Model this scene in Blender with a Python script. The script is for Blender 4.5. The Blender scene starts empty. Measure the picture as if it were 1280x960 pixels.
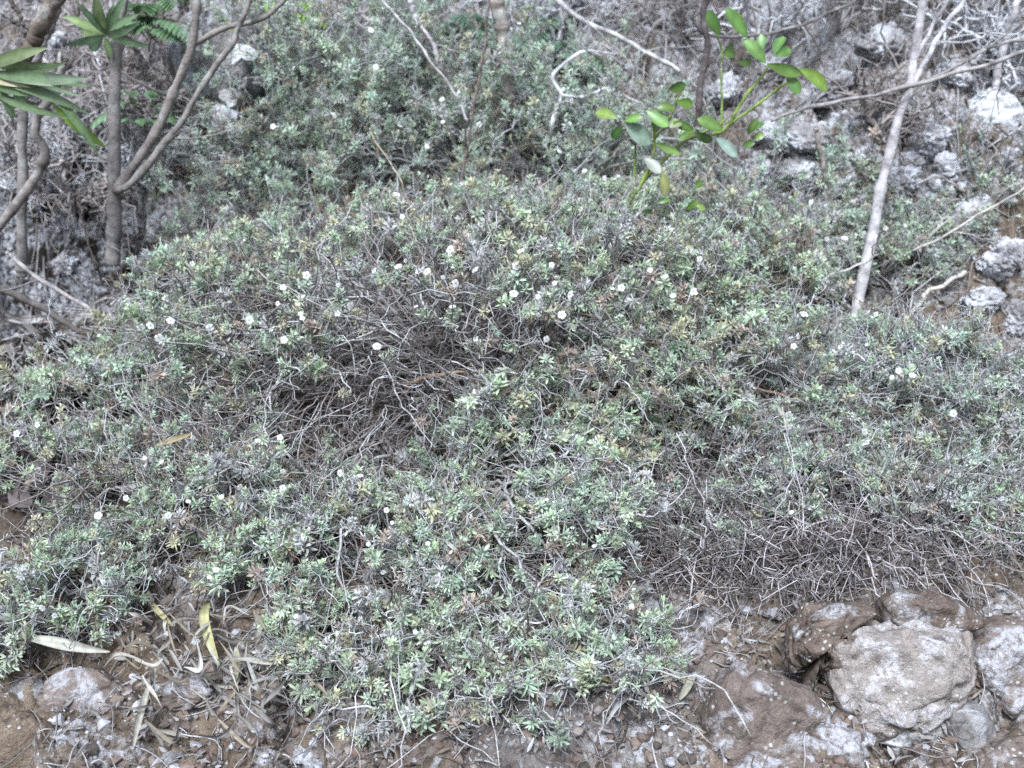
import bpy, math, random
import numpy as np
from mathutils import Vector

SEED = 11
rng = np.random.default_rng(SEED)
random.seed(SEED)
R = math.radians
scene = bpy.context.scene
col = scene.collection

# ------------------------------------------------------------------ camera maths
CAM = np.array([0.0, 0.0, 1.15])
PITCH = R(22.0)
F = 1354.0
FWD = np.array([0, math.cos(PITCH), -math.sin(PITCH)])
UP = np.array([0, math.sin(PITCH), math.cos(PITCH)])
RT = np.array([1.0, 0, 0])

def ray(px, py):
    return FWD + RT * (px - 640) / F + UP * (480 - py) / F

def at(px, py, Y):
    """world point seen at photo pixel (px,py) lying at distance y=Y"""
    d = ray(px, py)
    return CAM + d * (Y / d[1])

def proj(P):
    P = np.atleast_2d(P) - CAM
    dz = P @ FWD
    return 640 + F * (P @ RT) / dz, 480 - F * (P @ UP) / dz, dz

# ------------------------------------------------------------------ noise
def _hash(ix, iy, iz, s=0):
    h = (ix.astype(np.int64) * 374761393 + iy.astype(np.int64) * 668265263 + iz.astype(np.int64) * 2147483647 + s * 974634777) & 0xffffffff
    h = ((h ^ (h >> 13)) * 1274126177) & 0xffffffff
    h = (h ^ (h >> 16)) & 0xffffffff
    return h / 4294967295.0

def vnoise(p, s=0):
    p = np.asarray(p, float)
    i = np.floor(p)
    f = p - i
    f = f * f * f * (f * (f * 6 - 15) + 10)
    i = i.astype(np.int64)
    out = 0
    for dx in (0, 1):
        wx = f[..., 0] if dx else 1 - f[..., 0]
        for dy in (0, 1):
            wy = f[..., 1] if dy else 1 - f[..., 1]
            for dz in (0, 1):
                wz = f[..., 2] if dz else 1 - f[..., 2]
                out = out + wx * wy * wz * _hash(i[..., 0] + dx, i[..., 1] + dy, i[..., 2] + dz, s)
    return out * 2 - 1

def fbm(p, oct=4, s=0, gain=.5):
    a, t, out = 1.0, 0.0, 0
    p = np.asarray(p, float)
    for o in range(oct):
        out = out + a * vnoise(p, s + o)
        t += a
        a *= gain
        p = p * 2.03 + 7.7
    return out / t

def worley(p, s=0):
    p = np.asarray(p, float)
    i = np.floor(p).astype(np.int64)
    f1 = np.full(p.shape[:-1], 9.0)
    f2 = np.full(p.shape[:-1], 9.0)
    z0 = np.zeros_like(i[..., 0])
    for dx in (-1, 0, 1):
        for dy in (-1, 0, 1):
            cx, cy = i[..., 0] + dx, i[..., 1] + dy
            qx = cx + _hash(cx, cy, z0, s)
            qy = cy + _hash(cx, cy, z0, s + 5)
            d = np.hypot(p[..., 0] - qx, p[..., 1] - qy)
            f2 = np.where(d < f1, f1, np.minimum(f2, d))
            f1 = np.minimum(f1, d)
    return f1, f2

def sstep(a, b, x):
    t = np.clip((x - a) / (b - a), 0, 1)
    return t * t * (3 - 2 * t)

# ------------------------------------------------------------------ ground height
def gbase(x, y):
    x = np.asarray(x, float); y = np.asarray(y, float)
    yb = 1.92 - .28 * sstep(.3, .8, x) + .05 * np.sin(3 * x + 1)
    z = .165 + .25 * y
    z = z + .62 * np.maximum(0, np.minimum(y, 8) - yb) + .25 * np.maximum(0, np.minimum(y, 8) - 2.5)
    return z

def gz(x, y):
    x = np.asarray(x, float); y = np.asarray(y, float)
    p = np.stack([x, y, np.zeros_like(x)], -1)
    z = gbase(x, y)
    near = 1 - sstep(5, 9, np.hypot(x, y))
    bank = sstep(1.7, 2.1, y + .25 * sstep(.3, .8, x))
    z = z + (.035 + .05 * bank) * fbm(p * 4.5, 3, 3)
    wp = p + .03 * np.stack([vnoise(p * 14, 31), vnoise(p * 14, 32), 0 * x], -1)
    f1, f2 = worley(wp * 7.5, 4)
    z = z + (.03 + .06 * bank) * (sstep(0, .35, f2 - f1) - .5) * near
    f1, f2 = worley(wp * 24, 9)
    z = z + (.011 + .014 * bank) * (sstep(0, .4, f2 - f1) - .5) * near
    z = z + .014 * fbm(p * 30, 6, 12, .68) * near
    # dark recess under the bank behind the left stems
    z = z - .34 * np.exp(-(((x + .88) / .17) ** 2 + ((y - 1.84) / .13) ** 2)) - .12 * np.exp(-(((x + .52) / .12) ** 2 + ((y - 1.98) / .08) ** 2))
    return z

def ghit(px, py, y0=.6, y1=4.5):
    d = ray(px, py)
    for n in (90, 40):
        Y = np.linspace(y0, y1, n)
        P = CAM[None] + d[None] * (Y / d[1])[:, None]
        below = P[:, 2] < gz(P[:, 0], P[:, 1])
        k = int(np.argmax(below)) if below.any() else n - 1
        y0, y1 = Y[max(k - 1, 0)], Y[k]
    return P[k]

# ------------------------------------------------------------------ object helpers
def tag(o, label=None, cat=None, group=None, kind=None):
    if label: o['label'] = label
    if cat: o['category'] = cat
    if group: o['group'] = group
    if kind: o['kind'] = kind
    return o

def thing(name, loc, label, cat, group=None):
    o = bpy.data.objects.new(name, None)
    o.empty_display_size = .05
    o.location = loc
    col.objects.link(o)
    return tag(o, label, cat, group)

def mesh_obj(name, V, Fc, mat, parent=None, colr=None, smooth=True, origin=None):
    """V (n,3) world coordinates; Fc int array (m,k) or list of them"""
    V = np.asarray(V, np.float32).reshape(-1, 3)
    o_ = np.zeros(3)
    if parent is not None:
        q = parent; o_ = np.array(q.location)
        while q.parent is not None:
            q = q.parent; o_ = o_ + np.array(q.location)
    elif origin is not None:
        o_ = np.asarray(origin, float)
    me = bpy.data.meshes.new(name)
    if not isinstance(Fc, list): Fc = [Fc]
    Fc = [np.asarray(f, np.int32) for f in Fc if len(f)]
    me.vertices.add(len(V))
    me.vertices.foreach_set('co', (V - o_.astype(np.float32)).ravel())
    loops = np.concatenate([f.ravel() for f in Fc])
    tot = np.concatenate([np.full(len(f), f.shape[1], np.int32) for f in Fc])
    st = np.concatenate([[0], np.cumsum(tot)[:-1]]).astype(np.int32)
    me.loops.add(len(loops)); me.loops.foreach_set('vertex_index', loops.astype(np.int32))
    me.polygons.add(len(tot)); me.polygons.foreach_set('loop_start', st)
    me.polygons.foreach_set('use_smooth', np.full(len(tot), bool(smooth)))
    if colr is not None:
        a = me.color_attributes.new('Col', 'FLOAT_COLOR', 'POINT')
        c = np.ones((len(V), 4), np.float32); c[:, :3] = colr
        a.data.foreach_set('color', c.ravel())
    me.update(calc_edges=True)
    me.materials.append(mat)
    o = bpy.data.objects.new(name, me)
    col.objects.link(o)
    if parent is not None: o.parent = parent
    elif origin is not None: o.location = origin
    return o

# ------------------------------------------------------------------ materials
class NT:
    def __init__(s, name):
        s.m = bpy.data.materials.new(name); s.m.use_nodes = True
        s.t = s.m.node_tree; s.t.nodes.clear()
        s.out = s.n('ShaderNodeOutputMaterial')
    def n(s, typ, **kw):
        nd = s.t.nodes.new(typ)
        for k, v in kw.items():
            if k.startswith('i_'):
                nd.inputs[k[2:].replace('_', ' ')].default_value = v
            else: setattr(nd, k, v)
        return nd
    def l(s, a, b): s.t.links.new(a, b)
    def noise(s, vec, scale, detail=6, rough=.6, dist=0):
        nd = s.n('ShaderNodeTexNoise'); nd.inputs['Scale'].default_value = scale
        nd.inputs['Detail'].default_value = detail; nd.inputs['Roughness'].default_value = rough
        nd.inputs['Distortion'].default_value = dist
        s.l(vec, nd.inputs['Vector']); return nd.outputs['Fac']
    def ramp(s, fac, stops):
        r = s.n('ShaderNodeValToRGB'); e = r.color_ramp.elements
        while len(e) < len(stops): e.new(.5)
        for k, (p, c) in enumerate(stops):
            e[k].position = p; e[k].color = (c, c, c, 1) if isinstance(c, (int, float)) else (*c, 1)
        s.l(fac, r.inputs['Fac']); return r.outputs['Color']
    def mix(s, fac, a, b, mode='MIX'):
        m = s.n('ShaderNodeMix', data_type='RGBA', blend_type=mode)
        for v, k in ((fac, 0), (a, 6), (b, 7)):
            if hasattr(v, 'is_linked') or isinstance(v, bpy.types.NodeSocket): s.l(v, m.inputs[k])
            elif k == 0: m.inputs[0].default_value = v
            else: m.inputs[k].default_value = (*v, 1) if len(v) == 3 else v
        return m.outputs[2]
    def math(s, op, a, b=0.0):
        m = s.n('ShaderNodeMath', operation=op)
        for k, v in enumerate((a, b)):
            if isinstance(v, bpy.types.NodeSocket): s.l(v, m.inputs[k])
            else: m.inputs[k].default_value = v
        return m.outputs[0]
    def bump(s, h, dist, strength=1.0, normal=None):
        b = s.n('ShaderNodeBump'); b.inputs['Distance'].default_value = dist
        b.inputs['Strength'].default_value = strength
        s.l(h, b.inputs['Height'])
        if normal is not None: s.l(normal, b.inputs['Normal'])
        return b.outputs['Normal']

def leaf_material(name, transl=.35, rough=.65, spec=.3, var=.35, scale=180, sheen=0.0):
    t = NT(name)
    at_ = t.n('ShaderNodeAttribute', attribute_name='Col')
    tc = t.n('ShaderNodeTexCoord')
    nz = t.noise(tc.outputs['Object'], scale, 3)
    f = t.ramp(nz, [(.3, 1 - var), (.7, 1 + var * .6)])
    c = t.mix(1.0, at_.outputs['Color'], f, 'MULTIPLY')
    p = t.n('ShaderNodeBsdfPrincipled'); t.l(c, p.inputs['Base Color'])
    p.inputs['Roughness'].default_value = rough
    p.inputs['Specular IOR Level'].default_value = spec
    p.inputs['Sheen Weight'].default_value = sheen; p.inputs['Sheen Roughness'].default_value = .4
    tr = t.n('ShaderNodeBsdfTranslucent'); t.l(c, tr.inputs['Color'])
    ms = t.n('ShaderNodeMixShader'); ms.inputs[0].default_value = transl
    t.l(p.outputs[0], ms.inputs[1]); t.l(tr.outputs[0], ms.inputs[2])
    t.l(ms.outputs[0], t.out.inputs['Surface'])
    return t.m

def bark_material(name, scale=60, var=.45, lichen=0.0):
    t = NT(name)
    at_ = t.n('ShaderNodeAttribute', attribute_name='Col')
    tc = t.n('ShaderNodeTexCoord')
    nz = t.noise(tc.outputs['Object'], scale, 5, .65)
    f = t.ramp(nz, [(.3, 1 - var), (.7, 1 + var)])
    c = t.mix(1.0, at_.outputs['Color'], f, 'MULTIPLY')
    if lichen:
        n2 = t.noise(tc.outputs['Object'], 35, 4, .6)
        c = t.mix(t.ramp(n2, [(.56, 0.0), (.64, lichen)]), c, (.42, .43, .42))
    p = t.n('ShaderNodeBsdfPrincipled'); t.l(c, p.inputs['Base Color'])
    p.inputs['Roughness'].default_value = .85
    p.inputs['Specular IOR Level'].default_value = .2
    t.l(t.bump(t.noise(tc.outputs['Object'], scale * 3, 4, .7), .002, .8), p.inputs['Normal'])
    t.l(p.outputs[0], t.out.inputs['Surface'])
    return t.m

def rock_material(name, base, alt, lich=.5, lichcol=(.62, .64, .66), moss=0.3, scale=1.0, brown=None):
    t = NT(name)
    g = t.n('ShaderNodeNewGeometry'); V = g.outputs['Position']
    n1 = t.noise(V, 14 * scale, 8, .65, .4)
    c = t.mix(t.ramp(n1, [(.35, 0.0), (.65, 1.0)]), base, alt)
    if brown:
        nb = t.noise(V, 7 * scale, 5, .6, .6)
        c = t.mix(t.ramp(nb, [(.45, 0.0), (.6, .85)]), c, brown)
    n2 = t.noise(V, 70 * scale, 8, .75)
    c = t.mix(1.0, c, t.ramp(n2, [(.25, .45), (.72, 1.45)]), 'MULTIPLY')
    if moss:
        n3 = t.noise(V, 24 * scale, 6, .7, .5)
        c = t.mix(t.ramp(n3, [(.56, 0.0), (.64, moss)]), c, (.035, .03, .022))
    # white crustose lichen: patches broken up by a fine grain
    n4 = t.noise(V, 18 * scale, 6, .62, .5)
    n5 = t.noise(V, 150 * scale, 4, .7)
    lf = t.math('MULTIPLY', t.ramp(n4, [(.60 - .2 * lich, 0.0), (.68 - .2 * lich, 1.0)]), t.ramp(n5, [(.38, .1), (.55, 1.0)]))
    c = t.mix(lf, c, lichcol)
    vo = t.n('ShaderNodeTexVoronoi'); vo.inputs['Scale'].default_value = 130 * scale; t.l(V, vo.inputs['Vector'])
    sp = t.math('MULTIPLY', t.ramp(vo.outputs['Distance'], [(.22, 1.0), (.3, 0.0)]), t.ramp(t.noise(V, 30 * scale, 3), [(.5, 0.0), (.6, .8)]))
    c = t.mix(sp, c, (.6, .6, .62))
    p = t.n('ShaderNodeBsdfPrincipled'); t.l(c, p.inputs['Base Color'])
    p.inputs['Roughness'].default_value = .92
    p.inputs['Specular IOR Level'].default_value = .15
    nb1 = t.bump(t.noise(V, 45 * scale, 7, .65), .016, .75)
    nb2 = t.bump(t.noise(V, 200 * scale, 3, .6), .0025, .6, nb1)
    t.l(nb2, p.inputs['Normal'])
    t.l(p.outputs[0], t.out.inputs['Surface'])
    return t.m

def ground_material():
    t = NT('stony_soil')
    g = t.n('ShaderNodeNewGeometry'); V = g.outputs['Position']
    n1 = t.noise(V, 9, 8, .65, .5)
    c = t.mix(t.ramp(n1, [(.38, 0.0), (.62, 1.0)]), (.125, .098, .076), (.24, .19, .148))
    n6 = t.noise(V, 3.2, 6, .6, .6)
    c = t.mix(t.ramp(n6, [(.48, 0.0), (.62, .8)]), c, (.23, .215, .22))
    n2 = t.noise(V, 60, 8, .75)
    c = t.mix(1.0, c, t.ramp(n2, [(.25, .4), (.72, 1.5)]), 'MULTIPLY')
    n3 = t.noise(V, 17, 6, .7, .5)
    c = t.mix(t.ramp(n3, [(.57, 0.0), (.66, .8)]), c, (.035, .028, .022))
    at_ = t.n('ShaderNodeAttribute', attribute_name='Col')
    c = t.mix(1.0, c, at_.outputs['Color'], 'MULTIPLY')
    # lichen, more of it up on the bank
    sx = t.n('ShaderNodeSeparateXYZ'); t.l(V, sx.inputs[0])
    hi = t.ramp(t.math('MULTIPLY', sx.outputs['Y'], .4), [(.62, 0.0), (.78, .12)])
    n4 = t.math('ADD', t.noise(V, 13, 7, .66, .5), hi)
    n5 = t.noise(V, 120, 4, .7)
    lf = t.math('MULTIPLY', t.ramp(n4, [(.53, 0.0), (.62, 1.0)]), t.ramp(n5, [(.42, .05), (.58, 1.0)]))
    c = t.mix(lf, c, (.46, .47, .51))
    vo = t.n('ShaderNodeTexVoronoi'); vo.inputs['Scale'].default_value = 150; t.l(V, vo.inputs['Vector'])
    sp = t.math('MULTIPLY', t.ramp(vo.outputs['Distance'], [(.2, 1.0), (.3, 0.0)]), t.ramp(t.noise(V, 22, 4), [(.5, 0.0), (.58, .8)]))
    c = t.mix(sp, c, (.55, .55, .58))
    p = t.n('ShaderNodeBsdfPrincipled'); t.l(c, p.inputs['Base Color'])
    p.inputs['Roughness'].default_value = .95
    p.inputs['Specular IOR Level'].default_value = .1
    nb1 = t.bump(t.noise(V, 35, 7, .65), .02, .8)
    nb2 = t.bump(t.noise(V, 190, 3, .6), .003, .7, nb1)
    t.l(nb2, p.inputs['Normal'])
    t.l(p.outputs[0], t.out.inputs['Surface'])
    return t.m

M = {
    'leaf': leaf_material('downy_leaf', .28, .7, .3, .15, 180, .5),
    'green': leaf_material('glossy_green_leaf', .3, .36, .5, .35, 45),
    'dry': leaf_material('dry_leaf', .2, .7, .3, .3, 90),
    'petal': leaf_material('white_petal', .3, .6, .3, .05),
    'twig': bark_material('grey_twig', 90, .35),
    'bark': bark_material('stem_bark', 48, .6, .6),
    'soil': ground_material(),
    'rock_grey': rock_material('lichen_rock', (.17, .16, .16), (.28, .27, .272), .6, (.50, .52, .57), .5),
    'rock_big': rock_material('weathered_grey_rock', (.28, .245, .225), (.38, .345, .33), .5, (.55, .54, .57), .25, 1.4, (.30, .245, .225)),
    'rock_cap': rock_material('mossy_brown_rock', (.13, .105, .088), (.22, .17, .145), .3, (.42, .42, .44), 1.0, 1.3),
    'rock_bank': rock_material('lichen_crusted_rock', (.24, .228, .235), (.38, .37, .385), .75, (.64, .66, .72), .8),
    'rock_brown': rock_material('brown_volcanic_rock', (.15, .12, .105), (.23, .19, .17), .5, (.45, .45, .49), .6),
    'rock_white': rock_material('white_crusted_rock', (.30, .295, .29), (.44, .44, .45), .8, (.68, .70, .74), .7),
    'rock_yellow': rock_material('yellow_lichen_rock', (.36, .36, .26), (.5, .51, .38), .8, (.62, .64, .5), .3),
}

# ------------------------------------------------------------------ curves and tubes
def cat(pts, n):
    """Catmull-Rom resample of control points to n points"""
    P = np.asarray(pts, float)
    if len(P) == 2: return P[0] + (P[1] - P[0]) * np.linspace(0, 1, n)[:, None]
    Q = np.vstack([2 * P[0] - P[1], P, 2 * P[-1] - P[-2]])
    u = np.linspace(0, len(P) - 1, n); k = np.minimum(u.astype(int), len(P) - 2); f = (u - k)[:, None]
    a, b, c, d = Q[k], Q[k + 1], Q[k + 2], Q[k + 3]
    return .5 * (2 * b + (c - a) * f + (2 * a - 5 * b + 4 * c - d) * f ** 2 + (3 * b - a - 3 * c + d) * f ** 3)

def bez(p0, c0, c1, p1, n):
    t = np.linspace(0, 1, n)[:, None]
    return p0 * (1 - t) ** 3 + 3 * c0 * t * (1 - t) ** 2 + 3 * c1 * t * t * (1 - t) + p1 * t ** 3

def unit(v):
    v = np.asarray(v, float)
    return v / (np.linalg.norm(v, axis=-1, keepdims=True) + 1e-12)

def wob(C, amp, freq=2.0):
    n = len(C); t = np.linspace(0, 1, n)[:, None]
    ph = rng.uniform(0, 6.28, (1, 3)); ph2 = rng.uniform(0, 6.28, (1, 3))
    w = np.sin(t * 6.28 * freq * .7 + ph) + .6 * np.sin(t * 6.28 * freq * 1.9 + ph2)
    w = w - w[:1] * (1 - t)
    return C + w * amp * rng.uniform(.5, 1.2, (1, 3)) * np.sqrt(t)

class Tubes:
    def __init__(s): s.by = {}
    def add(s, C, r, c, sides=4):
        C = np.asarray(C, float); n = len(C)
        r = np.broadcast_to(np.asarray(r, float), (n,)) if np.ndim(r) == 0 or len(np.atleast_1d(r)) == n else np.interp(np.linspace(0, 1, n), np.linspace(0, 1, len(r)), r)
        c = np.asarray(c, float)
        if c.ndim == 1: c = np.broadcast_to(c, (n, 3))
        s.by.setdefault((n, sides), []).append((C, r, c))
    def arrays(s):
        V, Fq, Cc, Ft, off = [], [], [], [], 0
        for (n, k), L in s.by.items():
            C = np.stack([a[0] for a in L]); r = np.stack([a[1] for a in L]); c = np.stack([a[2] for a in L])
            m = len(L)
            T = unit(np.gradient(C, axis=1))
            mean = unit(C[:, -1] - C[:, 0])
            ref = np.where(np.abs(mean[:, 2:3]) < .8, np.array([[0, 0, 1.]]), np.array([[1., 0, 0]]))
            A = unit(np.cross(T, ref[:, None])); B = np.cross(T, A)
            ang = np.arange(k) / k * 2 * math.pi
            v = C[:, :, None] + r[:, :, None, None] * (A[:, :, None] * np.cos(ang)[None, None, :, None] + B[:, :, None] * np.sin(ang)[None, None, :, None])
            V.append(v.reshape(-1, 3)); Cc.append(np.repeat(c.reshape(-1, 3), k, 0))
            i = np.arange(n - 1)[:, None] * k; j = np.arange(k)[None]; j2 = (j + 1) % k
            q = np.stack([i + j, i + j2, i + k + j2, i + k + j], -1).reshape(-1, 4)
            base = off + np.arange(m)[:, None, None] * (n * k)
            Fq.append((q[None] + base).reshape(-1, 4))
            if k == 4:
                cap = np.array([[(n - 1) * k + a for a in range(4)], [3, 2, 1, 0]])
                Fq.append((cap[None] + base).reshape(-1, 4))
            else:
                ct = np.array([[(n - 1) * k, (n - 1) * k + a, (n - 1) * k + a + 1] for a in range(1, k - 1)] + [[0, a + 1, a] for a in range(1, k - 1)])
                Ft.append((ct[None] + base).reshape(-1, 3))
            off += m * n * k
        F_ = [np.concatenate(Fq)]
        if Ft: F_.append(np.concatenate(Ft))
        return np.concatenate(V), F_, np.concatenate(Cc)
    def build(s, name, mat, parent=None, origin=None):
        V, Fq, Cc = s.arrays()
        return mesh_obj(name, V, Fq, mat, parent, Cc, True, origin)

# leaf blades in batch: base P, direction D, up-normal N, length L, width W, colour C
def leaf_arrays(P, D, N, L, W, C, curl=.25, fold=.25, rows=(0, .4, .72, 1), prof=(.3, .85, .95, .1), tipcol=1.0):
    P = np.asarray(P, float); D = unit(D); m = len(P)
    S = unit(np.cross(D, N)); N = np.cross(S, D)
    rows = np.array(rows); prof = np.array(prof)
    curl = np.broadcast_to(np.asarray(curl, float), (m,)); L = np.broadcast_to(L, (m,)); W = np.broadcast_to(W, (m,))
    C = np.broadcast_to(C, (m, 3))
    k = len(rows)
    z = -curl[:, None] * rows[None] ** 2 * L[:, None]
    ctr = P[:, None] + D[:, None] * (rows[None] * L[:, None] * (1 - .25 * np.abs(curl[:, None]) * rows[None]))[..., None] + N[:, None] * z[..., None]
    hw = .5 * W[:, None] * prof[None]
    lft = ctr - S[:, None] * hw[..., None] + N[:, None] * (fold * hw)[..., None]
    rgt = ctr + S[:, None] * hw[..., None] + N[:, None] * (fold * hw)[..., None]
    V = np.stack([lft, ctr, rgt], 2).reshape(m, k * 3, 3)
    q = []
    for i in range(k - 1):
        for j in range(2):
            a = i * 3 + j; q.append([a, a + 1, a + 4, a + 3])
    q = np.array(q)
    Fq = (q[None] + np.arange(m)[:, None, None] * (k * 3)).reshape(-1, 4)
    shade = np.interp(rows, [0, 1], [.8, 1.0 * tipcol])
    side = np.array([.94, 1.0, 1.0]) if k < 9 else np.array([.85, 1.45, 1.05])
    Cc = (C[:, None, None] * shade[None, :, None, None] * side[None, None, :, None]).reshape(-1, 3)
    return V.reshape(-1, 3), Fq, Cc

LONG_ROWS = (0, .08, .2, .35, .5, .65, .8, .92, 1)
LANCE = (.08, .3, .66, .92, 1, .92, .66, .32, .04)
OVAL = (.08, .32, .62, .86, .99, 1, .84, .52, .06)

# ------------------------------------------------------------------ shrub generator
GREENS = np.array([(.55, .70, .48), (.62, .75, .53), (.54, .70, .54), (.67, .78, .60), (.59, .73, .56)])
def tip_colour(pal):
    r = rng.random()
    if r < pal['pale']: c = np.array((.60, .61, .61))
    elif r < pal['pale'] + pal['olive']: c = np.array((.66, .66, .46))
    elif r < pal['pale'] + pal['olive'] + pal['rust']: c = np.array((.62, .52, .45))
    else: c = GREENS[rng.integers(len(GREENS))] * pal.get('tint', 1)
    return c * rng.uniform(.8, 1.2)

def grow(sh, roots, tips, dirs, nb, pal, leafL=.014, leafW=.0042, nleaf=16, twig_r=.0013, main_r=.0035, shootlen=.03, twcol=(.47, .47, .485), dead=1.5, arch=.5):
    """branches of one shrub: each branch one stem mesh, its leaves a sub-part of it"""
    tips = np.asarray(tips); N = len(tips)
    pick = [int(rng.integers(N))]
    d = np.linalg.norm(tips - tips[pick[0]], axis=1)
    for _ in range(nb - 1):
        w = d ** 2; k = int(rng.choice(N, p=w / w.sum())); pick.append(k)
        d = np.minimum(d, np.linalg.norm(tips - tips[k], axis=1))
    ctrs = tips[pick]
    own = np.argmin(np.linalg.norm(tips[:, None] - ctrs[None], axis=2), 1)
    twcol = np.asarray(twcol)
    inner = np.array((.20, .155, .13))
    tipinfo = []
    for b in range(nb):
        idx = np.where(own == b)[0]
        if not len(idx): continue
        cen = tips[idx].mean(0)
        root = roots[int(np.argmin(np.linalg.norm(roots - cen, axis=1) + rng.random(len(roots)) * .08))]
        T = Tubes()
        v = cen - root; ln = np.linalg.norm(v)
        end = root + v * .72
        c0 = root + np.array([v[0] * .15, v[1] * .15, ln * arch * .6]) + rng.normal(0, .02, 3)
        c1 = root + v * .5 + np.array([0, 0, ln * arch * .25]) + rng.normal(0, .02, 3)
        main = wob(bez(root, c0, c1, end, 14), .008, 2.5)
        tw = twcol * rng.uniform(.66, 1.05)
        g = np.linspace(0, 1, 14)[:, None] ** .7
        T.add(main, np.linspace(main_r, main_r * .5, 14), inner * (1 - g) + tw * g, 5)
        nodes = [main[4:]]; tang = [np.gradient(main, axis=0)[4:]]
        LP, LD, LN, LL, LW, LC = [], [], [], [], [], []
        order = idx[np.argsort(np.linalg.norm(tips[idx] - root, axis=1))]
        for ti in order:
            tp, td = tips[ti], dirs[ti]
            base_pt = tp - td * shootlen
            Q = np.concatenate(nodes); G = np.concatenate(tang)
            dd = np.linalg.norm(Q - base_pt, axis=1) + rng.random(len(Q)) * .02
            k = int(np.argmin(dd)); p0 = Q[k]; ln2 = np.linalg.norm(tp - p0)
            g0 = unit(unit(G[k]) * .6 + unit(tp - p0) * .8 + rng.normal(0, .25, 3))
            cur = wob(bez(p0, p0 + g0 * ln2 * .4, tp - td * ln2 * .35 + rng.normal(0, .006, 3), tp, 9), .0045, 2.2)
            r0 = twig_r * rng.uniform(.62, 1.1)
            tc = tw * rng.uniform(.75, 1.25) if rng.random() > .15 else np.array((.26, .19, .15)) * rng.uniform(.7, 1.2)
            T.add(cur, np.linspace(r0 * 1.15, r0 * .65, 9), tc, 4)
            nodes.append(cur[2:8]); tang.append(np.gradient(cur, axis=0)[2:8])
            ax = unit(cur[-1] - cur[-3])
            c = tip_colour(pal)
            big = rng.uniform(.65, 1.25)
            shoots = [(cur[-1], ax, big, nleaf)]
            if rng.random() < .09: shoots = []
            for _ in range(rng.integers(0, 4)):
                kk = rng.integers(4, 8); sd = unit(ax + rng.normal(0, .8, 3) + np.array([0, 0, .4]))
                sl = shootlen * rng.uniform(.35, .8)
                sp = cur[kk] + sd * sl
                T.add(bez(cur[kk], cur[kk] + ax * sl * .4, sp - sd * sl * .3, sp, 5), [r0 * .8, r0 * .5], tc, 4)
                shoots.append((sp, sd, big * rng.uniform(.5, .9), int(nleaf * .7)))
            for (sp, sa, sc, nl) in shoots:
                nl = max(5, int(nl * rng.uniform(.7, 1.25)))
                u = np.linspace(0, 1, nl)
                ph = rng.uniform(0, 6.28) + np.arange(nl) * 2.39996
                ref = np.array([0, 0, 1.]) if abs(sa[2]) < .9 else np.array([1., 0, 0])
                A = unit(np.cross(sa, ref)); B = np.cross(sa, A)
                rad = A * np.cos(ph)[:, None] + B * np.sin(ph)[:, None]
                th = R(10) + R(68) * u ** .75 + rng.normal(0, .15, nl)
                D = sa * np.cos(th)[:, None] + rad * np.sin(th)[:, None]
                LP.append(sp - sa * (u ** 1.2 * shootlen * .5 * sc)[:, None]); LD.append(D)
                LN.append(unit(sa * np.sin(th)[:, None] - rad * np.cos(th)[:, None] + rng.normal(0, .2, (nl, 3))))
                l = leafL * sc * rng.uniform(.75, 1.25, nl) * (.62 + .5 * np.sin(u * 2.6))
                LL.append(l); LW.append(leafW * sc * rng.uniform(.75, 1.25, nl))
                cc = np.minimum(c * rng.uniform(.8, 1.15, (nl, 1)) * (1.08 - .2 * u[:, None]), .85)
                dm = rng.random(nl) < (.03 + .09 * u ** 3)
                cc[dm] = np.array((.32, .27, .22)) * rng.uniform(.7, 1.3, (dm.sum(), 1))
                LC.append(cc)
            tipinfo.append((cur[-1], ax))
            # withered leaves still clinging further down the twig
            m = rng.integers(2, 7)
            kk = rng.integers(2, 8, m)
            LP.append(cur[kk] + rng.normal(0, .001, (m, 3))); LD.append(unit(rng.normal(0, 1, (m, 3)) + ax)); LN.append(unit(rng.normal(0, 1, (m, 3))))
            LL.append(leafL * rng.uniform(.5, .9, m)); LW.append(leafW * rng.uniform(.4, .7, m))
            LC.append(np.array((.60, .58, .60)) * rng.uniform(.6, 1.2, (m, 1)))
        # bare dead twiglets
        Q = np.concatenate(nodes); G = unit(np.concatenate(tang))
        for _ in range(int(.75 * dead * len(idx))):
            k = rng.integers(len(Q)); L_ = rng.uniform(.025, .08)
            dv = unit(G[k] * .6 + rng.normal(0, .6, 3)); d2 = unit(dv + rng.normal(0, .6, 3))
            cur = wob(bez(Q[k], Q[k] + dv * L_ * .4, Q[k] + dv * L_ * .6 + d2 * L_ * .15, Q[k] + dv * L_ * .6 + d2 * L_ * .45, 7), .003, 1.5)
            tc = twcol * rng.uniform(.45, 1.1) if rng.random() > .25 else np.array((.24, .175, .135)) * rng.uniform(.7, 1.2)
            T.add(cur, np.linspace(twig_r * .7, twig_r * .32, 7), tc, 3)
        ob = T.build('branch', M['twig'], sh)
        V, Fq, Cc = leaf_arrays(np.concatenate(LP), np.concatenate(LD), np.concatenate(LN), np.concatenate(LL), np.concatenate(LW), np.concatenate(LC), curl=rng.uniform(-.1, .4, sum(map(len, LP))))
        mesh_obj('foliage', V, Fq, M['leaf'], ob, Cc)
    return tipinfo

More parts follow.
